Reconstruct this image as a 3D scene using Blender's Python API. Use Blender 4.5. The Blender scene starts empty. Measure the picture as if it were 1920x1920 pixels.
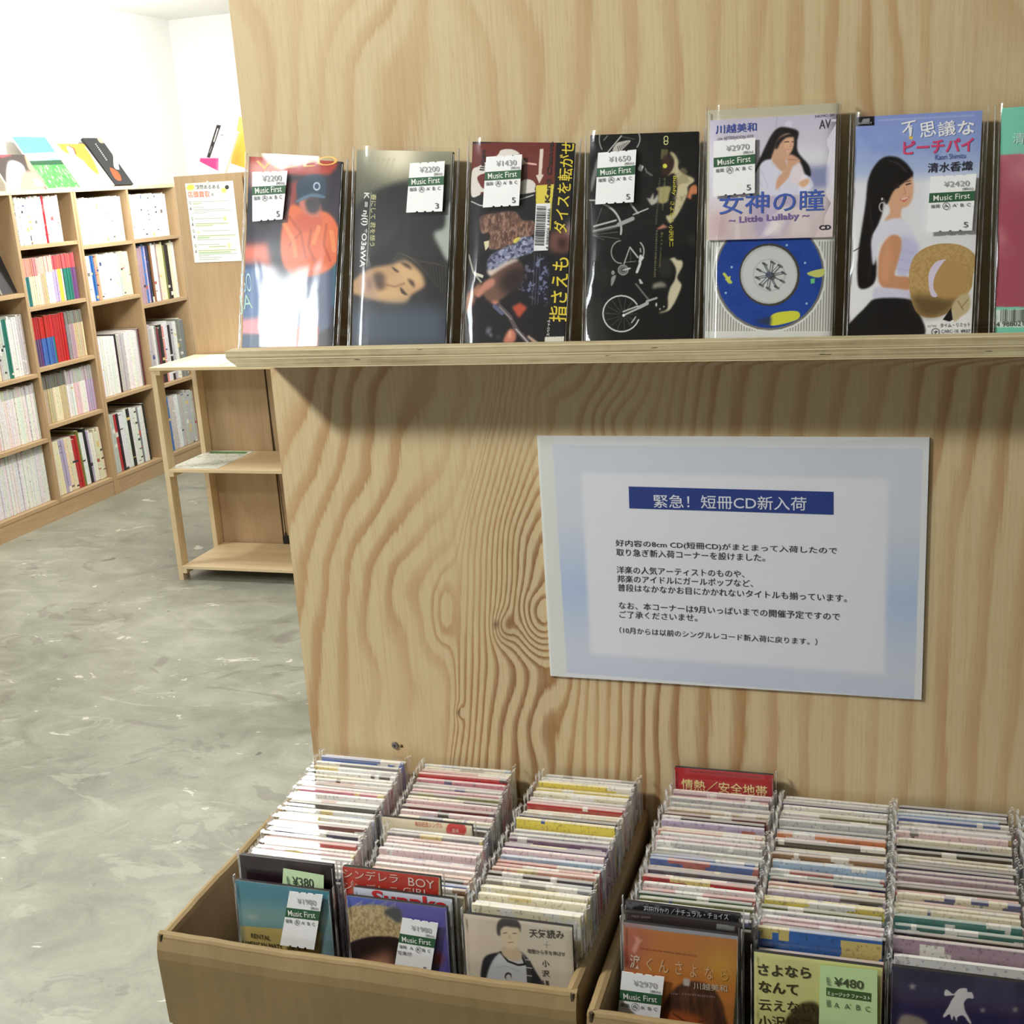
import bpy, math, random
import numpy as np
from mathutils import Matrix, Vector

# ------------------------------------------------------------------ camera, world, lights, exposure
CAMP = np.array([0., 0., 1.45]); FPX = 2300.0
def _rz(a): c, s = math.cos(a), math.sin(a); return np.array([[c, -s, 0], [s, c, 0], [0, 0, 1.]])
def _rx(a): c, s = math.cos(a), math.sin(a); return np.array([[1., 0, 0], [0, c, -s], [0, s, c]])
CAMR = _rz(math.radians(17.977)) @ _rx(math.radians(90 - 15.316)) @ _rz(math.radians(-3.5698))
SC = bpy.context.scene
COL = SC.collection
cam_d = bpy.data.cameras.new('camera'); cam = bpy.data.objects.new('camera', cam_d); COL.objects.link(cam)
M = np.eye(4); M[:3, :3] = CAMR; M[:3, 3] = CAMP
cam.matrix_world = Matrix(M.tolist())
cam_d.sensor_width = 36; cam_d.lens = 36 * FPX / 1920; cam_d.clip_start = .02
SC.camera = cam
SC.view_settings.view_transform = 'Standard'; SC.view_settings.look = 'None'
SC.view_settings.exposure = 0.0; SC.view_settings.gamma = 1.0; SC.view_settings.use_curve_mapping = False
SC.cycles.transparent_max_bounces = 40
SC.cycles.max_bounces = 8
world = bpy.data.worlds.new('room_air'); SC.world = world; world.use_nodes = True
world.node_tree.nodes['Background'].inputs[0].default_value = (.9, .95, 1, 1)
world.node_tree.nodes['Background'].inputs[1].default_value = 0.10
def lamp(name, loc, watts, sx, sy, col=(1, .99, .925), target=None):
    d = bpy.data.lights.new(name, 'AREA'); d.shape = 'RECTANGLE'; d.size = sx; d.size_y = sy
    d.energy = watts; d.color = col
    o = bpy.data.objects.new(name, d); COL.objects.link(o); o.location = loc
    if target is not None:
        o.rotation_euler = (Vector(target) - Vector(loc)).to_track_quat('-Z', 'Y').to_euler()
    return o
CEIL = 2.44
lamp('ceiling_lamp', (-1.5, .12, CEIL - .03), 68, .24, .24, target=(-.3, .95, 1.1))
lamp('ceiling_lamp', (-2.02, 4.1, CEIL - .03), 46, .78, .9)
lamp('ceiling_lamp', (-3.05, 5.3, CEIL - .05), 66, .2, 1.6, target=(-4.1, 5.3, 2.2))
lamp('ceiling_lamp', (-3.65, 3.5, CEIL - .03), 17, .2, .2, target=(-2.75, 4.1, .3))
lamp('ceiling_lamp', (-2.0, 1.5, CEIL - .03), 36, .3, .8)
lamp('window_daylight', (-3.62, -4.93, 2.02), 34, .62, .72, (.93, .97, 1), target=(-3.2, 0, 1.9))

# ------------------------------------------------------------------ helpers
def lin(c):
    c = np.asarray(c, float)
    if c.max() > 1.001: c = c / 255.
    return np.where(c <= .04045, c / 12.92, ((c + .055) / 1.055) ** 2.4)
def rgba(c): return tuple(lin(c)) + (1.,)
def W(px, py): return CAMR @ np.array([(px - 960) / FPX, -(py - 960) / FPX, -1.])
def at_y(px, py, y): d = W(px, py); return CAMP + d * (y / d[1])
def at_z(px, py, z): d = W(px, py); return CAMP + d * ((z - 1.45) / d[2])
def at_x(px, py, x): d = W(px, py); return CAMP + d * (x / d[0])
rnd = random.Random(7); RS = np.random.RandomState(5)

def link(name, me, mats=(), parent=None):
    for m in mats: me.materials.append(m)
    o = bpy.data.objects.new(name, me); COL.objects.link(o)
    if parent is not None: o.parent = parent
    return o
def pyd(name, v, f, mats=(), parent=None, mi=None, smooth=False):
    me = bpy.data.meshes.new(name); me.from_pydata([tuple(map(float, p)) for p in v], [], f)
    if mi is not None: me.polygons.foreach_set('material_index', mi)
    if smooth: me.polygons.foreach_set('use_smooth', [True] * len(f))
    me.update(); return link(name, me, mats, parent)
def thing(name, label, cat, loc=(0, 0, 0), rz=0, group=None):
    o = bpy.data.objects.new(name, None); COL.objects.link(o); o.location = loc; o.rotation_euler = (0, 0, rz)
    o.empty_display_size = .02
    return tag(o, label, cat, group)
def tag(o, label, cat, group=None):
    o['label'] = label; o['category'] = cat
    if group: o['group'] = group
    return o
def struct(o, label=None):
    o['kind'] = 'structure'
    if label: o['label'] = label
    return o
class B:
    """collects boxes / prisms / tubes into one mesh"""
    def __init__(s): s.v = []; s.f = []; s.m = []
    def box(s, x0, x1, y0, y1, z0, z1, m=0, bev=0):
        n = len(s.v)
        if bev <= 0:
            s.v += [(x, y, z) for z in (z0, z1) for x, y in ((x0, y0), (x1, y0), (x1, y1), (x0, y1))]
            s.f += [tuple(n + i for i in q) for q in ((3, 2, 1, 0), (4, 5, 6, 7), (0, 1, 5, 4), (1, 2, 6, 5), (2, 3, 7, 6), (3, 0, 4, 7))]
            s.m += [m] * 6
        else:
            b = bev
            def ring(z, i): return [(x0 + i, y0 + 0, z), (x1 - i, y0, z), (x1, y0 + i, z), (x1, y1 - i, z), (x1 - i, y1, z), (x0 + i, y1, z), (x0, y1 - i, z), (x0, y0 + i, z)]
            def inn(z): return [(x0 + b, y0 + b, z), (x1 - b, y0 + b, z), (x1 - b, y0 + b, z), (x1 - b, y1 - b, z), (x1 - b, y1 - b, z), (x0 + b, y1 - b, z), (x0 + b, y1 - b, z), (x0 + b, y0 + b, z)]
            R = [inn(z0), ring(z0 + b, b), ring(z1 - b, b), inn(z1)]
            for r in R: s.v += r
            for k in range(3):
                for i in range(8):
                    j = (i + 1) % 8
                    s.f.append((n + k * 8 + i, n + k * 8 + j, n + k * 8 + 8 + j, n + k * 8 + 8 + i)); s.m.append(m)
            s.f.append(tuple(n + i for i in (7, 5, 3, 1))); s.m.append(m)
            s.f.append(tuple(n + 24 + i for i in (1, 3, 5, 7))); s.m.append(m)
        return s
    def prism(s, pts, y0, y1, m=0):   # polygon in xz extruded in y
        n = len(s.v); k = len(pts)
        s.v += [(x, y0, z) for x, z in pts] + [(x, y1, z) for x, z in pts]
        s.f += [tuple(range(n, n + k)), tuple(range(n + 2 * k - 1, n + k - 1, -1))]; s.m += [m, m]
        for i in range(k):
            j = (i + 1) % k; s.f.append((n + i, n + k + i, n + k + j, n + j)); s.m.append(m)
        return s
    def tube(s, p, q, r, k=8, m=0, r2=None):
        p = np.array(p, float); q = np.array(q, float); d = q - p; d /= np.linalg.norm(d)
        a = np.cross(d, [0, 0, 1.] if abs(d[2]) < .9 else [1., 0, 0]); a /= np.linalg.norm(a); b = np.cross(d, a)
        n = len(s.v); r2 = r if r2 is None else r2
        for c, rr in ((p, r), (q, r2)):
            for i in range(k):
                t = 2 * math.pi * i / k; s.v.append(tuple(c + rr * (math.cos(t) * a + math.sin(t) * b)))
        for i in range(k):
            j = (i + 1) % k; s.f.append((n + i, n + j, n + k + j, n + k + i)); s.m.append(m)
        s.f += [tuple(range(n + k - 1, n - 1, -1)), tuple(range(n + k, n + 2 * k))]; s.m += [m, m]
        return s
    def mesh(s, name):
        me = bpy.data.meshes.new(name); me.from_pydata(s.v, [], s.f)
        if any(s.m): me.polygons.foreach_set('material_index', s.m)
        me.update(); return me
    def build(s, name, mats, parent=None):
        if not isinstance(mats, (list, tuple)): mats = [mats]
        return link(name, s.mesh(name), mats, parent)

# ------------------------------------------------------------------ materials
MATS = {}
def nt(name):
    m = bpy.data.materials.new(name); m.use_nodes = True
    t = m.node_tree; b = t.nodes['Principled BSDF']; MATS[name] = m
    return m, t, b
class N:
    def __init__(s, t): s.t = t
    def n(s, typ, **kw):
        o = s.t.nodes.new(typ)
        for k, v in kw.items():
            if k.startswith('i_'): o.inputs[int(k[2:]) if k[2:].isdigit() else k[2:]].default_value = v
            else: setattr(o, k, v)
        return o
    def l(s, a, b): s.t.links.new(a, b)
    def math(s, op, a, b=0.0, c=None, clamp=False):
        o = s.t.nodes.new('ShaderNodeMath'); o.operation = op; o.use_clamp = clamp
        for i, x in enumerate((a, b, c)):
            if x is None: continue
            if isinstance(x, (int, float)): o.inputs[i].default_value = x
            else: s.l(x, o.inputs[i])
        return o.outputs[0]
    def mix(s, f, a, b, mode='MIX'):
        o = s.t.nodes.new('ShaderNodeMix'); o.data_type = 'RGBA'; o.blend_type = mode
        for i, x in ((0, f), (6, a), (7, b)):
            if isinstance(x, (int, float)): o.inputs[i].default_value = x
            elif isinstance(x, tuple): o.inputs[i].default_value = x
            else: s.l(x, o.inputs[i])
        return o.outputs[2]
    def ramp(s, f, stops, interp='LINEAR'):
        o = s.t.nodes.new('ShaderNodeValToRGB'); o.color_ramp.interpolation = interp; e = o.color_ramp.elements
        while len(e) < len(stops): e.new(.5)
        for k, (p, c) in enumerate(stops): e[k].position = p; e[k].color = c if len(c) == 4 else rgba(c)
        s.l(f, o.inputs[0]); return o.outputs[0]
    def coord(s, scale=(1, 1, 1), kind='Object', rot=(0, 0, 0), loc=(0, 0, 0)):
        tc = s.t.nodes.new('ShaderNodeTexCoord'); mp = s.t.nodes.new('ShaderNodeMapping')
        mp.inputs['Scale'].default_value = scale; mp.inputs['Rotation'].default_value = rot; mp.inputs['Location'].default_value = loc
        s.l(tc.outputs[kind], mp.inputs[0]); return mp.outputs[0]
    def noise(s, v, scale=5, detail=3, rough=.5, dist=0):
        o = s.t.nodes.new('ShaderNodeTexNoise'); o.inputs['Scale'].default_value = scale; o.inputs['Detail'].default_value = detail
        o.inputs['Roughness'].default_value = rough; o.inputs['Distortion'].default_value = dist
        s.l(v, o.inputs['Vector']); return o.outputs[0]
    def bump(s, h, b, strength=.2, dist=.001):
        o = s.t.nodes.new('ShaderNodeBump'); o.inputs['Strength'].default_value = strength; o.inputs['Distance'].default_value = dist
        s.l(h, o.inputs['Height']); s.l(o.outputs[0], b.inputs['Normal'])
def flat(c, rough=.6, name=None, metal=0, coat=0):
    key = name or 'c%02x%02x%02x_%d_%d' % (tuple(int(x * 255 if max(c) <= 1 else x) for x in c) + (int(rough * 100), int(metal * 10)))
    if key in MATS: return MATS[key]
    m, t, b = nt(key); g = N(t)
    n = g.noise(g.coord((1, 1, 1)), 60, 2)
    d = tuple(x * .93 for x in rgba(c)[:3]) + (1,)
    g.l(g.mix(n, d, rgba(c)), b.inputs['Base Color'])
    b.inputs['Roughness'].default_value = rough; b.inputs['Metallic'].default_value = metal
    b.inputs['Coat Weight'].default_value = coat
    return m
def wood(name, c1, c2, axis=2, sc=18, rough=.55, bump=.1):
    m, t, b = nt(name); g = N(t)
    s = [sc, sc, sc]; s[axis] = sc * .07
    v = g.coord(tuple(s))
    n1 = g.noise(v, 1.0, 6, .65, .6)
    s2 = [x * 9 for x in s]; n2 = g.noise(g.coord(tuple(s2)), 1.0, 3)
    f = g.math('ADD', g.math('MULTIPLY', n1, .75), g.math('MULTIPLY', n2, .3))
    g.l(g.ramp(f, [(.35, c2), (.62, c1)]), b.inputs['Base Color'])
    b.inputs['Roughness'].default_value = rough
    g.bump(n2, b, bump, .0006); return m
M_MDF = wood('beech_board', (186, 158, 122), (168, 140, 104), 2, 14)
M_MDFH = wood('beech_board_lengthwise', (188, 160, 124), (170, 142, 106), 1, 14)
M_PINE = wood('pine_board', (228, 206, 168), (212, 184, 142), 2, 20)
M_PINEX = wood('pine_board_lengthwise', (228, 206, 168), (214, 188, 146), 0, 20)
M_WALL = flat((240, 240, 238), .8, 'wall_paint')
M_DIM = flat((150, 140, 124), .8, 'darkened_wall')  # dark tone for the unseen walls, chosen to cut bounced light
M_BLACK = flat((24, 22, 22), .45, 'black_plastic')
M_STEEL = flat((150, 150, 150), .35, 'screw_steel', 1)
M_WHITE = flat((240, 241, 244), .5, 'white_paper')
M_PAGES = flat((226, 222, 210), .8, 'page_edges')

def m_carton():
    m, t, b = nt('carton_board'); g = N(t)
    n = g.noise(g.coord((1, 1, 1)), 14, 4, .6); n2 = g.noise(g.coord((160, 160, 12)), 1, 2)
    f = g.math('ADD', g.math('MULTIPLY', n, .7), g.math('MULTIPLY', n2, .3))
    g.l(g.ramp(f, [(.3, (128, 108, 72)), (.7, (147, 124, 86))]), b.inputs['Base Color'])
    b.inputs['Roughness'].default_value = .75; g.bump(n2, b, .25, .0008); return m
M_CARTON = m_carton()
M_CARTEDGE = flat((212, 184, 134), .8, 'carton_fold')

def m_floor():
    m, t, b = nt('worn_concrete'); g = N(t)
    v = g.coord((1, 1, 1), rot=(0, 0, .35)); v2 = g.coord((1.0, 1.35, 1), rot=(0, 0, -.25))
    a = g.noise(v2, 1.1, 7, .62, .4); c = g.noise(v2, 4.6, 9, .70, .9); e = g.noise(v, 70, 5, .65)
    f = g.math('ADD', g.math('MULTIPLY', a, .50), g.math('MULTIPLY', c, .50))
    base = g.ramp(f, [(.30, (112, 113, 106)), (.42, (138, 139, 131)), (.52, (160, 161, 152)), (.62, (180, 180, 170)), (.75, (204, 204, 194))])
    tint = g.mix(g.math('MULTIPLY', g.noise(v, .9, 3), .35), base, rgba((128, 129, 108)))
    def spot(sc, loc, scale, det, dist, lo, w):
        n = g.noise(g.coord(sc, rot=(0, 0, -.3), loc=loc), scale, det, .62, dist)
        return g.ramp(n, [(lo, (0, 0, 0, 1)), (lo + w, (1, 1, 1, 1))])
    k = g.mix(g.math('MULTIPLY', spot((1, 1.9, 1), (3, 1, 0), 2.3, 10, 1.3, .60, .02), .30), tint, rgba((196, 195, 186)))
    k = g.mix(g.math('MULTIPLY', spot((1, 1.6, 1), (9, 4, 0), 7.5, 6, .8, .66, .012), .75), k, rgba((214, 213, 205)))
    k = g.mix(g.math('MULTIPLY', spot((1, 1.5, 1), (2, 8, 0), 3.4, 9, 1.1, .60, .03), .38), k, rgba((104, 101, 96)))
    k = g.mix(g.math('MULTIPLY', spot((1, 1.3, 1), (5, 3, 0), 11, 3, .4, .72, .012), .65), k, rgba((92, 88, 82)))
    k = g.mix(g.math('MULTIPLY', spot((1, 1.2, 1), (1, 5, 0), 22, 2, 0, .76, .012), .8), k, rgba((226, 225, 218)))
    k = g.mix(.4, k, g.mix(e, rgba((110, 112, 104)), rgba((190, 190, 180))), 'SOFT_LIGHT')
    g.l(k, b.inputs['Base Color'])
    r = g.math('ADD', g.math('MULTIPLY', c, .35), .18); g.l(r, b.inputs['Roughness'])
    g.bump(g.math('ADD', g.math('MULTIPLY', e, .5), c), b, .18, .0012); return m
M_FLOOR = m_floor()

def m_ply():
    m, t, b = nt('plywood_face'); g = N(t)
    at = g.n('ShaderNodeAttribute', attribute_name='ring'); ph = at.outputs['Fac']
    con = g.n('ShaderNodeAttribute', attribute_name='latewood').outputs['Fac']
    jag = g.noise(g.coord((420, 1, 22)), 1, 2, .5); jag2 = g.noise(g.coord((60, 1, 5)), 1, 4, .6)
    p = g.math('ADD', ph, g.math('ADD', g.math('MULTIPLY', jag, .30), g.math('MULTIPLY', jag2, .26)))
    fr = g.math('FRACT', p)
    late = g.ramp(fr, [(.0, (0, 0, 0, 1)), (.40, (.02, .02, .02, 1)), (.60, (.7, .7, .7, 1)), (.84, (1, 1, 1, 1)), (.93, (.2, .2, .2, 1)), (1, (0, 0, 0, 1))])
    lf = g.math('MULTIPLY', late, g.math('MULTIPLY', con, 1.5, clamp=True))
    fib = g.noise(g.coord((330, 1, 3.0)), 1, 3, .6); fine = g.noise(g.coord((900, 1, 45)), 1, 2)
    broad = g.noise(g.coord((7, 1, 1.6)), 1, 3, .5, .3)
    c = g.mix(broad, rgba((206, 190, 152)), rgba((190, 168, 130)))
    c = g.mix(lf, c, g.mix(g.math('MULTIPLY', con, con), rgba((181, 142, 98)), rgba((132, 92, 52))))
    c = g.mix(g.math('MULTIPLY', g.ramp(fib, [(.45, (0, 0, 0, 1)), (.8, (1, 1, 1, 1))]), .45), c, rgba((178, 144, 98)))
    c = g.mix(g.math('MULTIPLY', g.ramp(fine, [(.55, (0, 0, 0, 1)), (.72, (1, 1, 1, 1))]), .22), c, rgba((150, 112, 70)))
    vo = g.n('ShaderNodeAttribute', attribute_name='knot').outputs['Fac']
    c = g.mix(vo, c, rgba((92, 60, 34)))
    ck = g.ramp(g.noise(g.coord((220, 1, 9), loc=(5, 0, 3)), 1, 1), [(.80, (0, 0, 0, 1)), (.82, (1, 1, 1, 1))])
    c = g.mix(g.math('MULTIPLY', ck, .6), c, rgba((120, 76, 44)))
    g.l(c, b.inputs['Base Color']); b.inputs['Roughness'].default_value = .55
    g.bump(g.math('ADD', fib, g.math('MULTIPLY', late, .4)), b, .12, .0008); return m
M_PLY = m_ply()
def m_plyedge():
    m, t, b = nt('plywood_edge'); g = N(t)
    n = g.noise(g.coord((6, 200, 380), rot=(0, .012, 0)), 1, 4, .6, .4); n2 = g.noise(g.coord((90, 90, 90)), 1, 3)
    c = g.ramp(g.math('ADD', g.math('MULTIPLY', n, .8), g.math('MULTIPLY', n2, .2)), [(.3, (128, 112, 82)), (.45, (170, 156, 122)), (.65, (192, 180, 146))])
    vd = g.ramp(g.noise(g.coord((38, 1, 330), loc=(3.3, 0, 1)), 1, 2, .5), [(.70, (0, 0, 0, 1)), (.72, (1, 1, 1, 1))])
    g.l(g.mix(vd, c, rgba((60, 44, 28))), b.inputs['Base Color']); b.inputs['Roughness'].default_value = .75
    g.bump(n, b, .5, .001); return m
M_PLYE = m_plyedge()
M_PLYE2 = flat((216, 200, 162), .7, 'plywood_glue_line')

def m_art(name, rough, coat):
    m, t, b = nt(name); g = N(t)
    a = g.n('ShaderNodeAttribute', attribute_name='Col'); g.l(a.outputs['Color'], b.inputs['Base Color'])
    b.inputs['Roughness'].default_value = rough; b.inputs['Coat Weight'].default_value = coat; return m
M_ART = m_art('printed_card', .45, .0)
M_ARTG = m_art('printed_gloss', .3, .15)

def m_film():
    m, t, b = nt('clear_film'); g = N(t); t.nodes.remove(b)
    out = t.nodes['Material Output']
    tr = g.n('ShaderNodeBsdfTransparent'); tr.inputs[0].default_value = (.99, .99, .99, 1)
    gl = g.n('ShaderNodeBsdfGlossy'); gl.inputs['Roughness'].default_value = .06
    w = g.noise(g.coord((26, 26, 9)), 1, 2, .5, .3)
    bp = g.n('ShaderNodeBump'); bp.inputs['Strength'].default_value = .5; bp.inputs['Distance'].default_value = .0010
    g.l(w, bp.inputs['Height']); g.l(bp.outputs[0], gl.inputs['Normal'])
    ge = g.n('ShaderNodeNewGeometry'); dt = g.n('ShaderNodeVectorMath', operation='DOT_PRODUCT')
    g.l(ge.outputs['Incoming'], dt.inputs[0]); g.l(bp.outputs[0], dt.inputs[1])
    q = g.math('SUBTRACT', 1.0, g.math('ABSOLUTE', dt.outputs['Value']), clamp=True)
    f = g.math('ADD', g.math('MULTIPLY', g.math('POWER', q, 4.0), .85), .05, clamp=True)
    mx = g.n('ShaderNodeMixShader'); g.l(f, mx.inputs[0]); g.l(tr.outputs[0], mx.inputs[1]); g.l(gl.outputs[0], mx.inputs[2])
    g.l(mx.outputs[0], out.inputs[0]); return m
M_FILM = m_film()
def m_filmedge():
    m, t, b = nt('film_seam_glint'); g = N(t); t.nodes.remove(b)
    out = t.nodes['Material Output']
    tr = g.n('ShaderNodeBsdfTransparent'); gl = g.n('ShaderNodeBsdfGlossy'); gl.inputs['Roughness'].default_value = .22
    df = g.n('ShaderNodeBsdfDiffuse'); df.inputs[0].default_value = (.9, .92, .93, 1)  # white share stands in for seam glints; folded film is whitish too
    w = g.ramp(g.noise(g.coord((300, 300, 60)), 1, 2), [(.42, (.08, .08, .08, 1)), (.62, (.75, .75, .75, 1))])
    m1 = g.n('ShaderNodeMixShader'); m1.inputs[0].default_value = .5; g.l(gl.outputs[0], m1.inputs[1]); g.l(df.outputs[0], m1.inputs[2])
    mx = g.n('ShaderNodeMixShader'); g.l(w, mx.inputs[0])
    g.l(tr.outputs[0], mx.inputs[1]); g.l(m1.outputs[0], mx.inputs[2]); g.l(mx.outputs[0], out.inputs[0]); return m
M_SEAM = m_filmedge()

def m_spine(name, kind):
    """colour from the object's own colour, with bands and title marks varied per object"""
    m, t, b = nt(name); g = N(t)
    oi = g.n('ShaderNodeObjectInfo'); rn = oi.outputs['Random']
    tc = g.n('ShaderNodeTexCoord'); sp = g.n('ShaderNodeSeparateXYZ'); g.l(tc.outputs['Object'], sp.inputs[0])
    X, Y, Z = sp.outputs
    alt = g.ramp(rn, [(0, (235, 232, 226)), (.2, (60, 56, 60)), (.38, (186, 92, 92)), (.44, (238, 234, 226)), (.64, (70, 84, 140)), (.74, (226, 206, 130)), (.84, (244, 243, 240)), (.95, (120, 110, 110))], 'CONSTANT')
    cb = g.n('ShaderNodeCombineXYZ')
    if kind == 'single':      # bands of print across the width
        g.l(g.math('MULTIPLY', X, 38), cb.inputs[0]); g.l(g.math('MULTIPLY', rn, 97), cb.inputs[1]); g.l(g.math('MULTIPLY', g.math('SNAP', Z, .0055), 40), cb.inputs[2])
        n = g.noise(cb.outputs[0], 1, 1)
        c = g.mix(g.ramp(n, [(.585, (0, 0, 0, 1)), (.59, (1, 1, 1, 1))]), oi.outputs['Color'], alt)
        cb2 = g.n('ShaderNodeCombineXYZ'); g.l(g.math('MULTIPLY', X, 420), cb2.inputs[0]); g.l(g.math('MULTIPLY', rn, 31), cb2.inputs[1]); g.l(g.math('MULTIPLY', Z, 300), cb2.inputs[2])
        n2 = g.noise(cb2.outputs[0], 1, 1)
        c = g.mix(g.math('MULTIPLY', g.ramp(n2, [(.6, (0, 0, 0, 1)), (.63, (1, 1, 1, 1))]), .4), c, rgba((70, 62, 66)))
        top = g.math('GREATER_THAN', Z, .1672)
        edge = g.math('MULTIPLY', top, .55)
        c = g.mix(edge, c, rgba((238, 234, 228)))
        b.inputs['Roughness'].default_value = .35
    else:
        g.l(g.math('MULTIPLY', rn, 50), cb.inputs[0]); g.l(g.math('MULTIPLY', Z, 26 if kind == 'book' else 34), cb.inputs[2])
        n = g.noise(cb.outputs[0], 1, 2)
        th = .62 if kind == 'book' else .74
        c = g.mix(g.ramp(n, [(th, (0, 0, 0, 1)), (th + .02, (1, 1, 1, 1))]), oi.outputs['Color'], alt)
        tn = g.n('ShaderNodeAttribute', attribute_type='OBJECT', attribute_name='tone'); sl = g.n('ShaderNodeAttribute', attribute_type='OBJECT', attribute_name='split')
        on = g.math('MULTIPLY', g.math('GREATER_THAN', Z, sl.outputs['Fac']), g.math('GREATER_THAN', sl.outputs['Fac'], .001))
        c = g.mix(on, c, tn.outputs['Color'])
        cb2 = g.n('ShaderNodeCombineXYZ'); g.l(g.math('MULTIPLY', Y, 700), cb2.inputs[1]); g.l(g.math('MULTIPLY', rn, 31), cb2.inputs[0]); g.l(g.math('MULTIPLY', Z, 170), cb2.inputs[2])
        n2 = g.noise(cb2.outputs[0], 1, 1)
        c = g.mix(g.math('MULTIPLY', g.ramp(n2, [(.62, (0, 0, 0, 1)), (.64, (1, 1, 1, 1))]), .55), c, rgba((60, 56, 60)))
        b.inputs['Roughness'].default_value = .4
    g.l(c, b.inputs['Base Color']); return m
M_SINGLE = m_spine('single_print', 'single'); M_BOOK = m_spine('book_spine_print', 'book'); M_MAG = m_spine('magazine_spine_print', 'mag')

# ------------------------------------------------------------------ printed pictures: colours painted on a fine grid
class Card:
    """a flat print: local x right, z up, y = 0 the printed face (facing -y); M places it in the room"""
    def __init__(s, w, H, Mw, n, base):
        s.w, s.H = w, H; s.M = np.array(Mw, float); s.Mi = np.linalg.inv(s.M)
        s.nx = n; s.nz = max(2, int(round(n * H / w)))
        s.img = np.empty((s.nz, s.nx, 3)); s.img[:] = np.asarray(base, float) / 255.
        s.view(0, 0, 1); s.tx = []
        s.gx, s.gy = np.meshgrid(np.arange(s.nx) + .0, np.arange(s.nz) + .0)
    def view(s, ox, oy, k): s.o = (ox, oy, k); return s
    def loc(s, p):
        px, py = s.o[0] + p[0] / s.o[2], s.o[1] + p[1] / s.o[2]
        d = W(px, py); a = s.Mi[:3, :3] @ d; c = s.Mi[:3, :3] @ CAMP + s.Mi[:3, 3]
        t = -c[1] / a[1]; q = c + a * t; return np.array([q[0], q[2]])
    def ras(s, p):
        u = s.loc(p); return np.array([(u[0] / s.w + .5) * (s.nx - 1), (1 - u[1] / s.H) * (s.nz - 1)])
    def R(s, pts): return np.array([s.ras(p) for p in pts])
    @staticmethod
    def _smooth(P, k=6):
        n = len(P); out = []
        for i in range(n):
            a, b, c, d = P[(i - 1) % n], P[i], P[(i + 1) % n], P[(i + 2) % n]
            for j in range(k):
                t = j / k
                out.append(.5 * ((2 * b) + (c - a) * t + (2 * a - 5 * b + 4 * c - d) * t * t + (3 * b - a - 3 * c + d) * t ** 3))
        return np.array(out)
    @staticmethod
    def _blur(m, r):
        r = int(max(1, r))
        for ax in (0, 1):
            for _ in range(2):
                p = np.pad(m, [(r, r) if a == ax else (0, 0) for a in (0, 1)], mode='edge')
                c = np.cumsum(p, ax); c = np.concatenate([np.zeros_like(np.take(c, [0], ax)), c], ax)
                n = m.shape[ax]; k = 2 * r + 1
                m = (np.take(c, range(k, k + n), ax) - np.take(c, range(0, n), ax)) / k
        return m
    def mask(s, pts, sm=False, soft=0, raw=False):
        P = np.array(pts, float) if raw else s.R(pts)
        if sm: P = s._smooth(P)
        m = np.zeros((s.nz, s.nx)); offs = ((-.25, -.25), (.25, -.25), (-.25, .25), (.25, .25))
        x0, x1 = int(max(0, P[:, 0].min() - 2)), int(min(s.nx, P[:, 0].max() + 3)); y0, y1 = int(max(0, P[:, 1].min() - 2)), int(min(s.nz, P[:, 1].max() + 3))
        if x1 <= x0 or y1 <= y0: return m
        gx, gy = s.gx[y0:y1, x0:x1], s.gy[y0:y1, x0:x1]; sub = np.zeros(gx.shape)
        for ox, oy in offs:
            ins = np.zeros(gx.shape, bool); X, Y = gx + ox, gy + oy
            for i in range(len(P)):
                (xa, ya), (xb, yb) = P[i], P[i - 1]
                if ya == yb: continue
                ins ^= ((ya > Y) != (yb > Y)) & (X < (xb - xa) * (Y - ya) / (yb - ya) + xa)
            sub += ins * .25
        m[y0:y1, x0:x1] = sub
        return s._blur(m, soft) if soft else m
    def put(s, m, col, a=1.):
        m = (m * a)[..., None]; s.img = s.img * (1 - m) + np.asarray(col, float) / 255. * m
    def poly(s, pts, col, sm=False, soft=0, a=1.): s.put(s.mask(pts, sm, soft), col, a); return s
    def ell(s, cx, cy, rx, ry, col, rot=0, soft=0, a=1.):
        c, n = math.cos(math.radians(rot)), math.sin(math.radians(rot))
        pts = [(cx + rx * math.cos(t) * c - ry * math.sin(t) * n, cy + rx * math.cos(t) * n + ry * math.sin(t) * c) for t in np.linspace(0, 2 * math.pi, 28, endpoint=False)]
        return s.poly(pts, col, False, soft, a)
    def line(s, pts, wd, col, a=1.):
        P = s.R(pts); q0 = pts[0]; wd = wd * np.linalg.norm(s.ras((q0[0] + 1, q0[1])) - s.ras(q0)) / 2
        m = np.zeros((s.nz, s.nx))
        for (xa, ya), (xb, yb) in zip(P[:-1], P[1:]):
            dx, dy = xb - xa, yb - ya; L = dx * dx + dy * dy + 1e-9
            t = np.clip(((s.gx - xa) * dx + (s.gy - ya) * dy) / L, 0, 1)
            d = np.hypot(s.gx - xa - t * dx, s.gy - ya - t * dy)
            m = np.maximum(m, np.clip(wd + .5 - d, 0, 1))
        s.put(m, col, a); return s
    def arc(s, cx, cy, rx, ry, t0, t1, wd, col, rot=0, a=1.):
        c, n = math.cos(math.radians(rot)), math.sin(math.radians(rot))
        return s.line([(cx + rx * math.cos(t) * c - ry * math.sin(t) * n, cy + rx * math.cos(t) * n + ry * math.sin(t) * c) for t in np.radians(np.linspace(t0, t1, 22))], wd, col, a)
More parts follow.
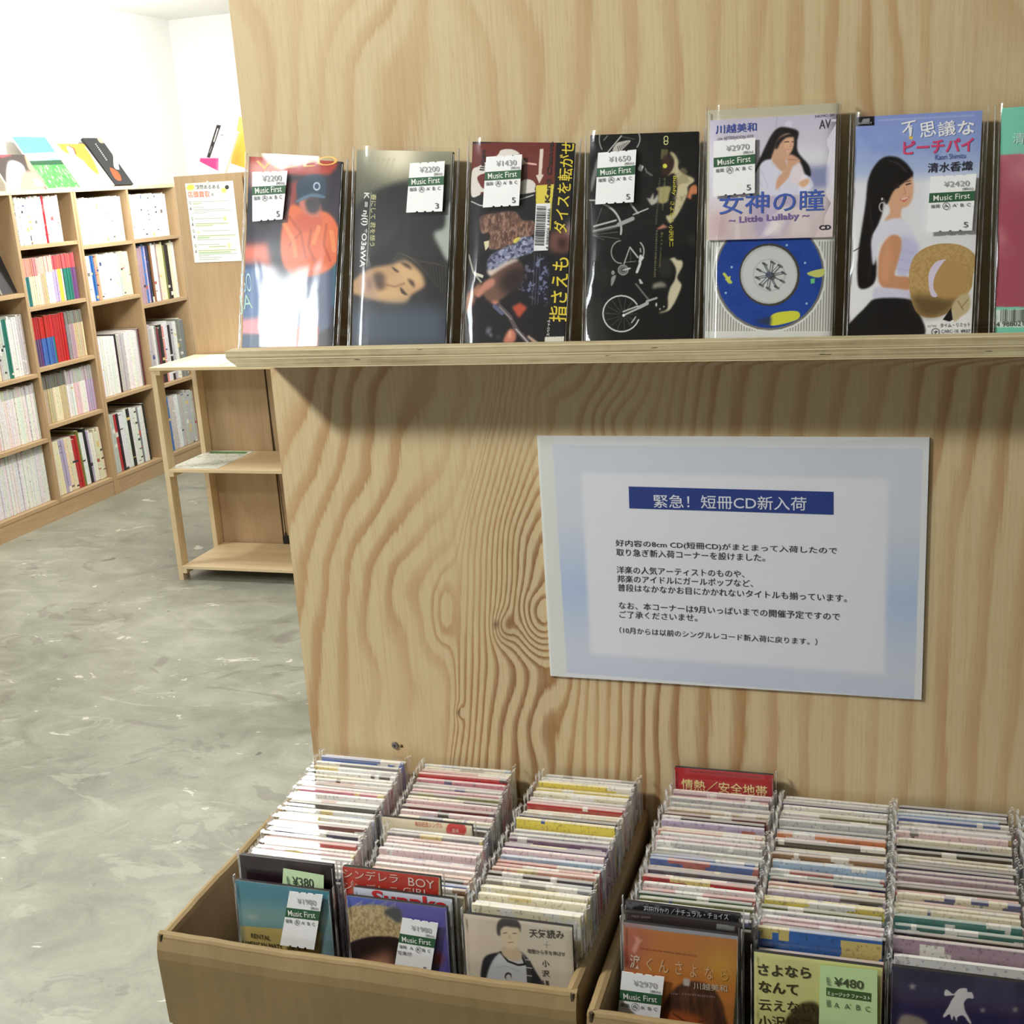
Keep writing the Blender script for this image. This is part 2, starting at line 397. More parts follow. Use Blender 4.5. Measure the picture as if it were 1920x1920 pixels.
    def fbm(s, fx, fz, seed=0, oct=4):
        r = np.random.RandomState(seed); out = np.zeros((s.nz, s.nx)); amp = 1; tot = 0
        for k in range(oct):
            gw, gh = int(fx * 2 ** k) + 2, int(fz * 2 ** k) + 2; g = r.rand(gh, gw)
            x = np.linspace(0, gw - 1.001, s.nx); z = np.linspace(0, gh - 1.001, s.nz)
            xi, zi = x.astype(int), z.astype(int); xf, zf = x - xi, z - zi; xf = xf * xf * (3 - 2 * xf); zf = zf * zf * (3 - 2 * zf)
            a = g[zi][:, xi] * (1 - xf) + g[zi][:, xi + 1] * xf; b = g[zi + 1][:, xi] * (1 - xf) + g[zi + 1][:, xi + 1] * xf
            out += amp * (a * (1 - zf)[:, None] + b * zf[:, None]); tot += amp; amp *= .55
        return out / tot
    def tex(s, m, col, fx, fz, seed, lo=.45, hi=.6, a=.6):
        n = np.clip((s.fbm(fx, fz, seed) - lo) / (hi - lo), 0, 1); s.put(m * n, col, a); return s
    def grad(s, stops):
        z = np.linspace(0, 1, s.nz); P = [p for p, _ in stops]
        for k in range(3): s.img[:, :, k] = np.interp(z, P, [c[k] / 255. for _, c in stops])[:, None]
        return s
    def full(s): return np.ones((s.nz, s.nx))
    def marks(s, a, b, h, col, al=.8, seed=1):
        '''a line of print too small to read: short strokes along a-b'''
        r = random.Random(seed); A, Bq = np.array(a, float), np.array(b, float); L = np.linalg.norm(Bq - A); d = (Bq - A) / L; n = np.array([d[1], -d[0]]); t = 0
        while t < L - h * .6:
            w_ = h * r.uniform(.35, .7); p = A + d * t + n * h * .5
            s.line([p, p + d * w_], h * .22, col, al); s.line([p + d * w_ * .5 - n * h * .35, p + d * w_ * .5 + n * h * .35], h * .2, col, al)
            if r.random() < .6: s.line([p + n * h * .3, p + n * h * .3 + d * w_], h * .16, col, al)
            t += h * r.uniform(.8, 1.05)
        return s
    def text(s, st, a, b, h, col, bold=.0, center=False): s.tx.append((st, s.loc(a), s.loc(b), h, math.hypot(a[0] - b[0], a[1] - b[1]), col, bold)); return s
    def flush(s, parent, name='printed_picture', mat=None, y=-.0002):
        nx, nz = s.nx, s.nz
        X = np.linspace(-s.w / 2, s.w / 2, nx); Z = np.linspace(s.H, 0, nz)
        v = np.empty((nz, nx, 3), np.float32); v[..., 0] = X[None, :]; v[..., 1] = y; v[..., 2] = Z[:, None]
        i = np.arange(nz * nx).reshape(nz, nx)
        f = np.stack([i[1:, :-1], i[1:, 1:], i[:-1, 1:], i[:-1, :-1]], -1).reshape(-1)
        me = bpy.data.meshes.new(name); nf = (nz - 1) * (nx - 1)
        me.vertices.add(nz * nx); me.vertices.foreach_set('co', v.reshape(-1))
        me.loops.add(nf * 4); me.loops.foreach_set('vertex_index', f.astype(np.int32))
        me.polygons.add(nf); me.polygons.foreach_set('loop_start', np.arange(0, nf * 4, 4, dtype=np.int32))
        me.update(calc_edges=True)
        ca = me.color_attributes.new('Col', 'FLOAT_COLOR', 'POINT')
        c = np.ones((nz * nx, 4), np.float32); im = np.clip(s.img, 0, 1)
        c[:, :3] = np.where(im <= .04045, im / 12.92, ((im + .055) / 1.055) ** 2.4).reshape(-1, 3)
        ca.data.foreach_set('color', c.reshape(-1))
        o = link(name, me, [mat or M_ART], parent)
        if s.tx: lettering(s.tx, parent, y - .0003); s.tx = []
        return o

_tc = {}
def glyphs(st, bold):
    if any(ch > '\u4dff' for ch in st): bold = min(bold, .010)
    k = (st, round(bold, 3))
    if k not in _tc:
        cu = bpy.data.curves.new('t', 'FONT'); cu.body = st; cu.size = 1; cu.resolution_u = 2 if len(st) > 14 else 3; cu.offset = bold
        ob = bpy.data.objects.new('t', cu); COL.objects.link(ob)
        dg = bpy.context.evaluated_depsgraph_get(); me = bpy.data.meshes.new_from_object(ob.evaluated_get(dg))
        v = np.array([x.co[:2] for x in me.vertices]).reshape(-1, 2); f = [tuple(p.vertices) for p in me.polygons]
        bpy.data.meshes.remove(me); bpy.data.objects.remove(ob); bpy.data.curves.remove(cu)
        lo, hi = v.min(0), v.max(0)
        _tc[k] = ((v - lo) / np.maximum(hi - lo, 1e-6), f)
    return _tc[k]
def lettering(items, parent, y, name='lettering'):
    V, F, MI, mats = [], [], [], []
    for st, A, Bp, h, L, col, bold in items:
        g, f = glyphs(st, bold); d = Bp - A; wl = np.linalg.norm(d); d = d / wl; up = np.array([-d[1], d[0]]); hl = h * wl / L
        P = A + np.outer(g[:, 0] * wl, d) + np.outer(g[:, 1] * hl, up); n = len(V)
        V += [(p[0], y, p[1]) for p in P]; F += [tuple(n + i for i in q) for q in f]
        m = flat(col, .5)
        if m not in mats: mats.append(m)
        MI += [mats.index(m)] * len(f)
    return pyd(name, V, F, mats, parent, MI)

def frame(bot, top, xdir=(1, 0, 0)):
    bot = np.array(bot, float); z = np.array(top, float) - bot; z /= np.linalg.norm(z)
    x = np.array(xdir, float); x -= z * (x @ z); x /= np.linalg.norm(x); y = np.cross(z, x)
    m = np.eye(4); m[:3, 0] = x; m[:3, 1] = y; m[:3, 2] = z; m[:3, 3] = bot; return m
def setm(o, m): o.matrix_world = Matrix(m.tolist()); return o

# ------------------------------------------------------------------ room shell
X0, X1, Y0, Y1 = -4.1, 2.6, -5.0, 6.74
struct(B().box(X0 - .1, X1 + .1, Y0 - .1, Y1 + .1, -.1, 0).build('floor', M_FLOOR), 'worn grey-green concrete floor with pale smears')
struct(B().box(X0 - .1, X1 + .1, Y0 - .1, Y1 + .1, CEIL, CEIL + .1).build('ceiling', M_WALL), 'white ceiling')
struct(B().box(X0 - .1, X0, Y0, Y1, 0, CEIL).build('wall_left', M_WALL), 'white wall behind the long bookcase')
struct(B().box(X1, X1 + .1, Y0, Y1, 0, CEIL).build('wall_right', M_DIM), 'unseen right wall, darkened to bounce less light')
struct(B().box(X0, X1, Y1, Y1 + .1, 0, CEIL).build('wall_back', M_WALL), 'white back wall')
struct(B().box(X0, X1, Y0 - .1, Y0, 0, CEIL).build('wall_front', M_DIM), 'unseen front wall, darkened to bounce less light')

# ------------------------------------------------------------------ plywood stand with its grain
D = .957
_g = np.random.RandomState(3).rand(64, 64)
def vn(x, y, s=0):
    x = np.asarray(x, float) + s * 7.31; y = np.asarray(y, float) + s * 3.77
    xi, yi = np.floor(x).astype(int), np.floor(y).astype(int); xf, yf = x - xi, y - yi
    xf = xf * xf * (3 - 2 * xf); yf = yf * yf * (3 - 2 * yf); q = lambda a, b: _g[(yi + b) % 64, (xi + a) % 64]
    return (q(0, 0) * (1 - xf) + q(1, 0) * xf) * (1 - yf) + (q(0, 1) * (1 - xf) + q(1, 1) * xf) * yf - .5
def proj(P):
    q = (P - CAMP) @ CAMR; return 960 + FPX * q[..., 0] / -q[..., 2], 960 - FPX * q[..., 1] / -q[..., 2]
def ss(a, b, x): t = np.clip((x - a) / (b - a), 0, 1); return t * t * (3 - 2 * t)
def grain(px, py):
    up = 1 - ss(600, 690, py)
    edge = np.interp(py, [600, 760, 900, 1050, 1200, 1400, 1600], [930, 905, 885, 862, 850, 838, 830])
    u = px - (edge - 865) + 30 * vn(px / 260, py / 240, 1) + 10 * vn(px / 60, py / 130, 2)
    left = 1 - ss(840, 880, u)
    u = u - left * np.interp(py, [690, 780, 883, 983, 1060, 1121, 1237, 1390, 1500], [95, 90, 76, 34, 6, 0, 12, 30, 40]) + left * (70 * vn(px / 150, py / 190, 4) + 34 * vn(px / 60, py / 90, 14))
    xs = [300, 846, 866, 922, 962, 1010, 1060, 1120, 1250, 1330, 2100]; sp = [1 / 62, 1 / 58, 1 / 12.5, 1 / 14, 1 / 30, 1 / 46, 1 / 30, 1 / 20, 1 / 26, 1 / 62, 1 / 66]
    uu = np.linspace(200, 2300, 2000); F = np.cumsum(np.interp(uu, xs, sp)) * (uu[1] - uu[0])
    low = np.interp(u, uu, F)
    gx = np.exp(-((px - 1015) / 66.) ** 2); wy = ss(690, 760, py) * (1 - ss(1120, 1260, py))
    low = low + gx * wy * (py - 700) / 58. + 2.6 * gx * vn(px / 70, py / 90, 5)
    low = low + 2.6 * np.exp(-((px - 945) / 20.) ** 2 - ((py - 1175) / 30.) ** 2) + 1.2 * np.exp(-((px - 862) / 9.) ** 2 - ((py - 1336) / 14.) ** 2)
    low = low + 2.0 * np.exp(-((px - 1150) / 60.) ** 2 - ((py - 790) / 60.) ** 2)
    v = px + 150 * vn(px / 240, py / 260, 7) + 60 * vn(px / 110, py / 170, 8) + .05 * py
    hi = v / 84. + 1.6 * np.exp(-((px - 1780) / 120.) ** 2 - ((py - 150) / 160.) ** 2)
    con = np.interp(u, [300, 830, 870, 1240, 1330, 2000], [.58, .50, .95, .90, .60, .46])
    patch = .75 + .9 * vn(px / 130, py / 300, 11)
    return low * (1 - up) + hi * up, np.clip((con * (1 - up) + .52 * up) * patch, 0, 1)
xs = np.concatenate([np.arange(-.5245, .125, .0027), np.linspace(.125, .95, 30)])
zs = np.concatenate([np.linspace(0, .86, 12), np.arange(.865, 1.90, .0030), [1.95, 2.1]])
gx, gz = np.meshgrid(xs, zs); P = np.stack([gx, np.full_like(gx, D), gz], -1)
px, py = proj(P); ring, con = grain(px, py)
knot = sum(a * np.exp(-((px - x) / r) ** 2 - ((py - y) / s) ** 2) for x, y, r, s, a in ((930, 1171, 4.5, 7, 1), (860, 1336, 3.5, 6, .9), (951, 1180, 17, 26, .22), (620, 732, 1.5, 7, .5), (1392, 1330, 2, 5, .4)))
nz, nx = gx.shape; idx = np.arange(nz * nx).reshape(nz, nx)
me = bpy.data.meshes.new('face_sheet')
vb = [(x, y, z) for z in (0, 2.1) for x, y in ((-.5245, D + .0001), (.95, D + .0001), (.95, D + .018), (-.5245, D + .018))]
V = np.concatenate([P.reshape(-1, 3), np.array(vb)]); nb = nz * nx
F = np.stack([idx[:-1, :-1], idx[:-1, 1:], idx[1:, 1:], idx[1:, :-1]], -1).reshape(-1, 4)
F = np.concatenate([F, nb + np.array([(3, 2, 1, 0), (4, 5, 6, 7), (1, 2, 6, 5), (2, 3, 7, 6), (3, 0, 4, 7)])]).astype(np.int32)
me.vertices.add(len(V)); me.vertices.foreach_set('co', V.astype(np.float32).reshape(-1))
me.loops.add(F.size); me.loops.foreach_set('vertex_index', F.reshape(-1)); me.polygons.add(len(F)); me.polygons.foreach_set('loop_start', np.arange(0, F.size, 4, dtype=np.int32))
me.update(calc_edges=True)
for nm, ar in (('ring', ring), ('latewood', con), ('knot', np.clip(knot, 0, 1))):
    at = me.attributes.new(nm, 'FLOAT', 'POINT'); at.data.foreach_set('value', np.concatenate([ar.reshape(-1), np.zeros(8)]).astype(np.float32))
stand = thing('plywood_display_stand', 'tall plywood display stand with a narrow ledge of disc singles', 'display stand')
link('face_sheet', me, [M_PLY], stand)
for x in (-.49, .2, .9): B().box(x - .02, x + .02, D + .0185, D + .09, 0, 2.08).build('stud', M_PINE, stand)
# the ledge: a laminated lip with a thin strip behind it
LY = .905
lip = B().box(-.5365, .95, LY, LY + .018, 1.3168, 1.3234, 0, .0006).build('ledge_board', M_PLYE, stand)
B().prism([(-.5355, 1.3162), (-.5265, 1.3098), (.95, 1.3098), (.95, 1.3162)], LY + .0004, D - .0005).build('ledge_board', M_PLYE, stand)
B().box(-.5355, .95, LY + .0002, LY + .017, 1.3160, 1.3170).build('veneer', M_PLYE2, stand)
B().box(-.5275, .95, LY + .0006, D - .0005, 1.3088, 1.3097).build('veneer', M_PLYE2, stand)
sp = at_y(741, 1397, D)
b = B(); b.tube((sp[0], D - .0001, sp[2]), (sp[0], D - .0016, sp[2]), .0036, 16, 0, .0030)
b.prism([(sp[0] + (.0018 if i % 2 == 0 else .0006) * math.sin(i * math.pi / 4), sp[2] + (.0018 if i % 2 == 0 else .0006) * math.cos(i * math.pi / 4)) for i in range(8)], D - .0019, D - .0012, 1)
b.build('screw', [M_STEEL, M_BLACK], stand)
B().tube((sp[0] + .0062, D - .0001, sp[2] - .0003), (sp[0] + .0062, D - .0008, sp[2] - .0003), .0018, 7, 0, .0008).build('chipped_hole', flat((96, 66, 38), .8), stand)

# ------------------------------------------------------------------ notice on the stand
nz_c = at_y(1378, 1053, D)
nx0, nx1 = at_y(1006, 816, D)[0] - .0, at_y(1741, 821, D)[0]; ztop = at_y(1370, 818, D)[2]; zbot = at_y(1380, 1288, D)[2]
nx0 = .5 * (nx0 + at_y(1035, 1263, D)[0]); nx1 = .5 * (nx1 + at_y(1729, 1313, D)[0])
nw, nh = nx1 - nx0, ztop - zbot
notice = thing('notice', 'landscape laminated notice with blue border on the plywood stand', 'notice')
Mn = frame(((nx0 + nx1) / 2, D - .0016, zbot), ((nx0 + nx1) / 2, D - .0016, zbot + 1)); setm(notice, Mn)
c = Card(nw, nh, Mn, 420, (226, 230, 236)); c.view(990, 800, 2.4935)
c.poly([(0, 0), (120, 0), (185, 1200), (0, 1200)], (224, 228, 226))
c.poly([(115, 85), (1850, 105), (1810, 1275), (183, 1150)], (214, 219, 232))
full = c.mask([(115, 85), (1850, 105), (1810, 1275), (183, 1150)])
zz = np.linspace(0, 1, c.nz)[:, None] * np.ones(c.nx)
c.put(full * np.clip(1 - abs(zz - .62) / .30, 0, 1) * 1., (178, 199, 234), .85)
c.put(full * np.clip((zz - .82) / .2, 0, 1), (194, 206, 232), .6)
c.poly([(250, 215), (1685, 245), (1668, 1158), (292, 1062)], (230, 232, 242), soft=2)
c.poly([(1846, 105), (1872, 60), (1850, 1280), (1806, 1275)], (228, 231, 236))
tx = (44, 48, 56)
for st, a, bb, h in (('好内容の8cm CD(短冊CD)がまとまって入荷したので', (410, 562), (1445, 600), 38), ('取り急ぎ新入荷コーナーを設けました。', (413, 603), (1108, 630), 37),
                     ('洋楽の人気アーティストのものや、', (415, 685), (1012, 706), 37), ('邦楽のアイドルにガールポップなど、', (418, 727), (1052, 750), 37),
                     ('普段はなかなかお目にかかれないタイトルも揃っています。', (420, 768), (1490, 820), 38), ('なお、本コーナーは9月いっぱいまでの開催予定ですので', (425, 851), (1458, 906), 38),
                     ('ご了承くださいませ。', (428, 893), (792, 910), 36), ('（10月からは以前のシングルレコード新入荷に戻ります。）', (428, 965), (1352, 1022), 34)):
    c.text(st, a, bb, h, tx, .004)
c.flush(notice, 'printed_sheet', M_ARTG)
def quad(card, pts, name, mat, parent, y):
    L = [card.loc(p) for p in pts]
    return pyd(name, [(p[0], y, p[1]) for p in L], [(3, 2, 1, 0)], [mat], parent)
quad(c, [(471, 279), (1428, 304), (1428, 411), (474, 381)], 'banner', flat((44, 66, 140), .4), notice, -.0004)
c.text('緊急！短冊CD新入荷', (588, 378), (1302, 392), 66, (226, 230, 244), .006); lettering(c.tx, notice, -.0006); c.tx = []
# laminating pouch around the sheet, slightly lifted along its edges
n1, n2 = 24, 14; V = []; F = []
for j in range(n2 + 1):
    for i in range(n1 + 1):
        u, v = i / n1, j / n2; e = max(abs(u - .5), abs(v - .5)) * 2
        V.append(((u - .5) * (nw + .0004), -.0012 - .0006 * math.sin(u * 7 + v * 3) * (e ** 3) - .0012 * max(0, v - .93) / .07 * math.sin(u * 9 + 1) ** 2, v * (nh + .0004)))
for j in range(n2):
    for i in range(n1): q = j * (n1 + 1) + i; F.append((q, q + 1, q + n1 + 2, q + n1 + 1))
pyd('laminate_pouch', V, F, [M_FILM], notice, smooth=True)
B().box(-nw / 2 - .0002, nw / 2 + .0002, .0002, .0013, 0, nh).build('backing', M_WHITE, notice)

# ------------------------------------------------------------------ singles on the ledge
def sleeve(w, H, t, parent, seed, wing=.004, top=.003):
    r = random.Random(seed); V = []; F = []; MI = []
    xs_ = [-w / 2 - wing, -w / 2 - wing * .85, -w / 2 - wing * .5, -w / 2 - .0005] + [w * (k / 8 - .5) for k in range(1, 8)] + [w / 2 + .0005, w / 2 + wing * .5, w / 2 + wing * .85, w / 2 + wing]
    ys_ = [.0035, .0012, -.0006, -.0014] + [-.0017] * 7 + [-.0014, -.0006, .0012, .0035]
    nzs = 12; ph = r.random() * 6
    for j in range(nzs + 1):
        z = -.0005 + (H + top + .0005) * j / nzs; g = max(0, j - nzs + 1)
        for i, (x, y) in enumerate(zip(xs_, ys_)):
            k = .0006 if 3 <= i <= 11 else .0008
            V.append((x + .0006 * math.sin(z * 60 + ph) * (1 if i in (0, 1, 13, 14) else 0), y - k * abs(math.sin(z * 31 + i * 1.3 + ph)) * (.5 + r.random() * .5) - .001 * g, z))
    k = len(xs_)
    for j in range(nzs):
        for i in range(k - 1): q = j * k + i; F.append((q, q + 1, q + k + 1, q + k)); MI.append(0)
    o = pyd('clear_sleeve', V, F, [M_FILM, M_SEAM], parent, MI, smooth=True)
    bb = B()
    for sx in (-1, 1):
        x = sx * (w / 2 + wing)
        bb = B(); bb.box(x - .0003, x + .0003, .001, t, -.0005, H + top); bb.build('sleeve_seam', M_SEAM, parent)
        B().box(x - sx * .0026 - .0002, x - sx * .0026 + .0002, -.0016, -.0010, .002, H - .002).build('crease_glint', M_SEAM, parent)  # thin whitish strips added as streaks of glint along the sleeve folds
    return o
GREEN = (46, 92, 62)
def sticker(card, q, price, grade=0, num='5', extra=None, parent=None, y=-.0032, pale=False, notch=True):
    """q: top left, top right, bottom right, bottom left in the card's current view"""
    TL, TR, BR, BL = [np.array(p, float) for p in q]
    st = lambda s, t: (TL * (1 - s) + TR * s) * (1 - t) + (BL * (1 - s) + BR * s) * t
    pts = [st(0, 0)]
    def nts(seq, t, dt):
        for s in seq:
            for ds, k in ((-.035, 0), (-.02, 1), (.02, 1), (.035, 0)):
                pts.append(st(s + (ds if seq[0] < seq[-1] else -ds), t + dt * k))
    if notch: nts([.3, .52, .74], 0, .018)
    pts += [st(1, 0), st(1, 1)]
    if notch: nts([.74, .52, .3], 1, -.022)
    pts.append(st(0, 1))
    L = [card.loc(p) for p in pts]; n = len(L)
    paper = pyd('price_sticker', [(p[0], y, p[1]) for p in L] + [(p[0], y + .0003, p[1]) for p in L], [tuple(range(n - 1, -1, -1))] + [(i, (i + 1) % n, n + (i + 1) % n, n + i) for i in range(n)],
                [flat((214, 232, 196) if pale else (240, 241, 244), .5)], parent)
    paper['label'] = ('pale green' if pale else 'white') + ' price sticker with a green band'
    hh = np.linalg.norm(TL - BL); t0, t1 = (.30, .47)
    quad(card, [st(.0, t0), st(1, t0), st(1, t1), st(.0, t1)], 'green_band', flat(GREEN, .5), paper, y - .0002)
    T = []
    def tx_(s, a, b_, h, col, bold=0.): A, Bq = st(*a), st(*b_); T.append((s, card.loc(A), card.loc(Bq), h * hh, np.linalg.norm(A - Bq), col, bold))
    tx_(price, (.30, .205), (.86, .205), .105, (168, 168, 171), .004)
    tx_('[税込]', (.72, .285), (.95, .285), .055, (70, 72, 74), .01)
    tx_('Music First', (.10, .445), (.90, .430), .105, (238, 242, 236), .004)
    tx_('盤質', (.05, .57), (.25, .57), .065, (90, 100, 96), .02)
    tx_('A', (.34, .57), (.43, .57), .06, (60, 62, 66)); tx_("A'", (.52, .57), (.63, .57), .06, (60, 62, 66)); tx_('B', (.70, .57), (.77, .57), .06, (60, 62, 66)); tx_('C', (.84, .57), (.92, .57), .06, (60, 62, 66))
    if num: tx_(num, (.80, .94), (.90, .94), .10, (90, 92, 100))
    if extra: tx_(extra, (.04, .70), (.42, .69), .08, (50, 50, 60))
    lettering(T, paper, y - .0004)
    # the hand-drawn ring round one grade
    cxy = st((.385, .575, .73, .88)[grade], .545); RR = .075 * np.linalg.norm(TL - TR)
    V = []; F = []
    for i in range(18):
        a = 2 * math.pi * i / 18
        for rr in (RR, RR * .86): p = card.loc(cxy + np.array([math.cos(a) * rr * 1.05, math.sin(a) * rr * 1.1])); V.append((p[0], y - .0005, p[1]))
    for i in range(18): j = (i + 1) % 18; F.append((2 * i, 2 * i + 1, 2 * j + 1, 2 * j))
    pyd('pen_ring', V, F, [flat((60, 62, 74), .6)], paper); return paper
GL = 'disc singles on the ledge'
def single(label, bl, br, tl, tr, H, base, n=190, t=.0045, spine=(30, 28, 30), film=True, seed=0, name='disc_single', group=GL, wing=.004):
    bc = (np.array(bl) + np.array(br)) / 2; tc = (np.array(tl) + np.array(tr)) / 2; w = np.linalg.norm(np.array(tr) - np.array(tl))
    z = tc - bc; z /= np.linalg.norm(z)
    Mw = frame(bc, bc + z); root = thing(name, label, 'cd single', group=group); setm(root, Mw)
    card = Card(w, H, Mw, n, base)
    B().box(-w / 2, w / 2, 0, t, 0, H, 0, .0004).build('jacket', flat(spine, .5), root)
    if film: sleeve(w, H, t, root, seed, wing)
    return root, card
YB, ZB_, YT, ZT = .928, 1.3172, .9465, 1.4745
def led(k, xbl, xbr, xtl, xtr, label, base, **kw):
    dz = kw.pop('zt', ZT)
    return single(label, (xbl, YB, ZB_), (xbr, YB, ZB_), (xtl, YT, dz), (xtr, YT, dz), math.hypot(dz - ZB_, YT - YB), base, seed=k, **kw)

# 1 -- person in an orange jacket before neon lights
r1, c = led(1, -.5349, -.4487, -.5162, -.4325, 'single with a person in orange jacket and dark cap before red neon', (34, 36, 46))
c.view(430, 220, 4.1733)
c.tex(c.full(), (60, 40, 60), 4, 8, 1, .4, .7, .8)
c.poly([(160, 300), (840, 300), (850, 380), (790, 450), (620, 455), (160, 440)], (176, 58, 42), soft=3)
c.poly([(160, 350), (430, 330), (430, 520), (160, 560)], (228, 168, 160), soft=6, a=.9)
c.poly([(440, 500), (560, 500), (520, 700), (430, 720)], (150, 62, 60), soft=4)
c.poly([(100, 1000), (300, 980), (330, 1180), (100, 1180)], (226, 120, 96), soft=6)
c.poly([(80, 1150), (280, 1150), (260, 1600), (60, 1620)], (40, 90, 150), soft=8)
c.poly([(60, 1580), (280, 1560), (300, 1720), (60, 1700)], (226, 150, 160), soft=4)
c.poly([(780, 1120), (860, 1100), (860, 1500), (780, 1480)], (40, 96, 120), soft=6)
c.poly([(520, 1190), (650, 1140), (790, 1180), (800, 1400), (760, 1700), (520, 1690), (480, 1450)], (72, 84, 116), True, 3)
c.poly([(440, 760), (500, 680), (620, 730), (760, 740), (850, 850), (860, 1060), (800, 1180), (660, 1240), (520, 1240), (420, 1150), (400, 950)], (226, 112, 66), True, 2)
c.poly([(540, 760), (660, 740), (730, 800), (700, 880), (580, 900), (500, 850)], (208, 92, 56), True, 3)
for q in ([(470, 780), (560, 900), (600, 1100)], [(640, 880), (620, 1010), (680, 1150)], [(760, 840), (740, 1000), (790, 1120)], [(560, 900), (470, 1000)], [(700, 1180), (600, 1230)]): c.line(q, 22, (180, 76, 44), .6)
for q in ([(430, 830), (500, 960), (520, 1080)], [(700, 860), (660, 980)], [(800, 900), (820, 1040)]): c.line(q, 34, (244, 164, 100), .6)
c.poly([(560, 640), (680, 640), (720, 700), (700, 780), (600, 760), (550, 700)], (206, 120, 104), True, 2)
c.poly([(600, 640), (720, 645), (690, 740), (620, 740)], (60, 56, 60), True, 3)
c.poly([(545, 640), (530, 520), (600, 460), (690, 448), (755, 490), (748, 620), (650, 600)], (40, 62, 84), True, 1)
c.poly([(520, 655), (640, 595), (745, 615), (740, 635), (640, 625), (540, 665)], (92, 120, 142), True, 1)
c.ell(685, 540, 28, 34, (180, 200, 220)); c.ell(685, 540, 18, 22, (50, 70, 96))
c.poly([(70, 1700), (275, 1700), (275, 1830), (60, 1830)], (56, 80, 110), soft=2)
c.poly([(280, 1640), (700, 1640), (700, 1830), (285, 1830)], (214, 106, 78), soft=2)
c.poly([(700, 1690), (800, 1640), (800, 1830), (690, 1830)], (36, 30, 34), soft=3)
c.text('VIDEO', (215, 412), (850, 372), 62, (250, 196, 96), -.004).text('GO', (100, 1370), (180, 1365), 130, (190, 225, 235), -.004).text('JA', (90, 1545), (190, 1530), 130, (190, 230, 220), -.004)
c.flush(r1, 'cover_picture', M_ARTG)
sticker(c, [(193, 430), (470, 420), (430, 800), (195, 818)], '¥2200', parent=r1)

# 2 -- dim glow with a sleeping face
r2, c = led(2, -.4331, -.3484, -.4189, -.3370, 'single with a sleeping face under a dim glow and sideways lettering', (38, 42, 40))
c.view(430, 220, 4.1733)
c.grad([(0, (150, 148, 128)), (.15, (104, 104, 88)), (.35, (52, 54, 50)), (.6, (30, 33, 32)), (1, (72, 84, 98))])
c.ell(1310, 300, 200, 190, (226, 218, 190), soft=22, a=.85); c.ell(1330, 300, 90, 90, (244, 238, 214), soft=12, a=.8)
for a in range(5): c.line([(1290 - a * 40, 330), (1100 - a * 60, 900)], 26, (140, 138, 112), .13)
c.poly([(1000, 700), (1400, 500), (1700, 650), (1700, 900), (1580, 920), (1690, 1080), (1500, 1060), (1200, 1080), (1000, 1150)], (26, 30, 28), True, 5)
c.poly([(1600, 900), (1680, 860), (1700, 700), (1750, 700), (1720, 1120), (1640, 1010)], (176, 182, 176), True, 4)
c.poly([(1010, 1150), (1250, 1120), (1400, 1060), (1700, 1150), (1720, 1800), (900, 1800), (920, 1400)], (34, 34, 36), True, 5)
c.poly([(930, 1350), (1010, 1240), (1130, 1175), (1270, 1150), (1400, 1120), (1520, 1200), (1560, 1290), (1430, 1390), (1370, 1450), (1200, 1440), (1060, 1410)], (196, 156, 114), True, 3)
c.poly([(1300, 1150), (1400, 1140), (1520, 1220), (1530, 1290), (1420, 1340), (1340, 1260)], (220, 182, 134), True, 8, .8)
c.poly([(1140, 1350), (1330, 1340), (1380, 1430), (1200, 1440)], (222, 182, 132), True, 8, .8)
c.poly([(1030, 1240), (1110, 1225), (1160, 1290), (1120, 1400), (1040, 1380)], (166, 138, 122), True, 8, .7)
c.poly([(1130, 1225), (1190, 1215), (1230, 1270), (1220, 1330), (1170, 1350), (1140, 1300)], (84, 66, 54), True, 4, .9)
c.poly([(1220, 1265), (1330, 1240), (1380, 1270), (1320, 1310), (1230, 1310)], (210, 168, 128), True, 5, .8); c.line([(1225, 1310), (1300, 1325), (1370, 1300)], 16, (140, 100, 74), .5)
c.poly([(1075, 1270), (1110, 1265), (1118, 1330), (1085, 1340)], (140, 98, 86), True, 3, .7)
c.poly([(1268, 1168), (1300, 1205), (1330, 1212), (1300, 1185)], (52, 38, 32), True, 1); c.poly([(1338, 1330), (1350, 1375), (1395, 1392), (1370, 1360)], (52, 38, 32), True, 1); c.poly([(1395, 1265), (1440, 1285), (1450, 1330), (1425, 1310)], (64, 46, 38), True, 2); c.poly([(1340, 1130), (1400, 1150), (1430, 1190), (1370, 1160)], (64, 46, 38), True, 2)
c.poly([(1380, 1090), (1500, 1110), (1680, 1180), (1690, 1500), (1560, 1500), (1540, 1330), (1500, 1210)], (26, 24, 26), True, 4)
for k in range(16): c.line([(1270 + k * 26, 1130 + (k % 3) * 6), (1330 + k * 26, 1060 + k * 8), (1450 + k * 17, 1110 + k * 22)], 6, (120, 104, 84), .35)
c.poly([(900, 1480), (1690, 1470), (1690, 1800), (900, 1800)], (78, 92, 112), soft=14, a=.8)  # grey-blue band paints the reflection on the sleeve into the cover
c.text('春にして 君を想う', (1112, 600), (1100, 1008), 46, (214, 210, 158), .004).text('K = nj(I) *O3aWA', (1045, 588), (1010, 1170), 62, (232, 234, 228), .02)
c.line([(1110, 590), (1075, 1165)], 6, (170, 170, 150))
c.flush(r2, 'cover_picture', M_ARTG)
sticker(c, [(1425, 362), (1697, 345), (1677, 738), (1395, 748)], '¥2200', num='3', parent=r2)

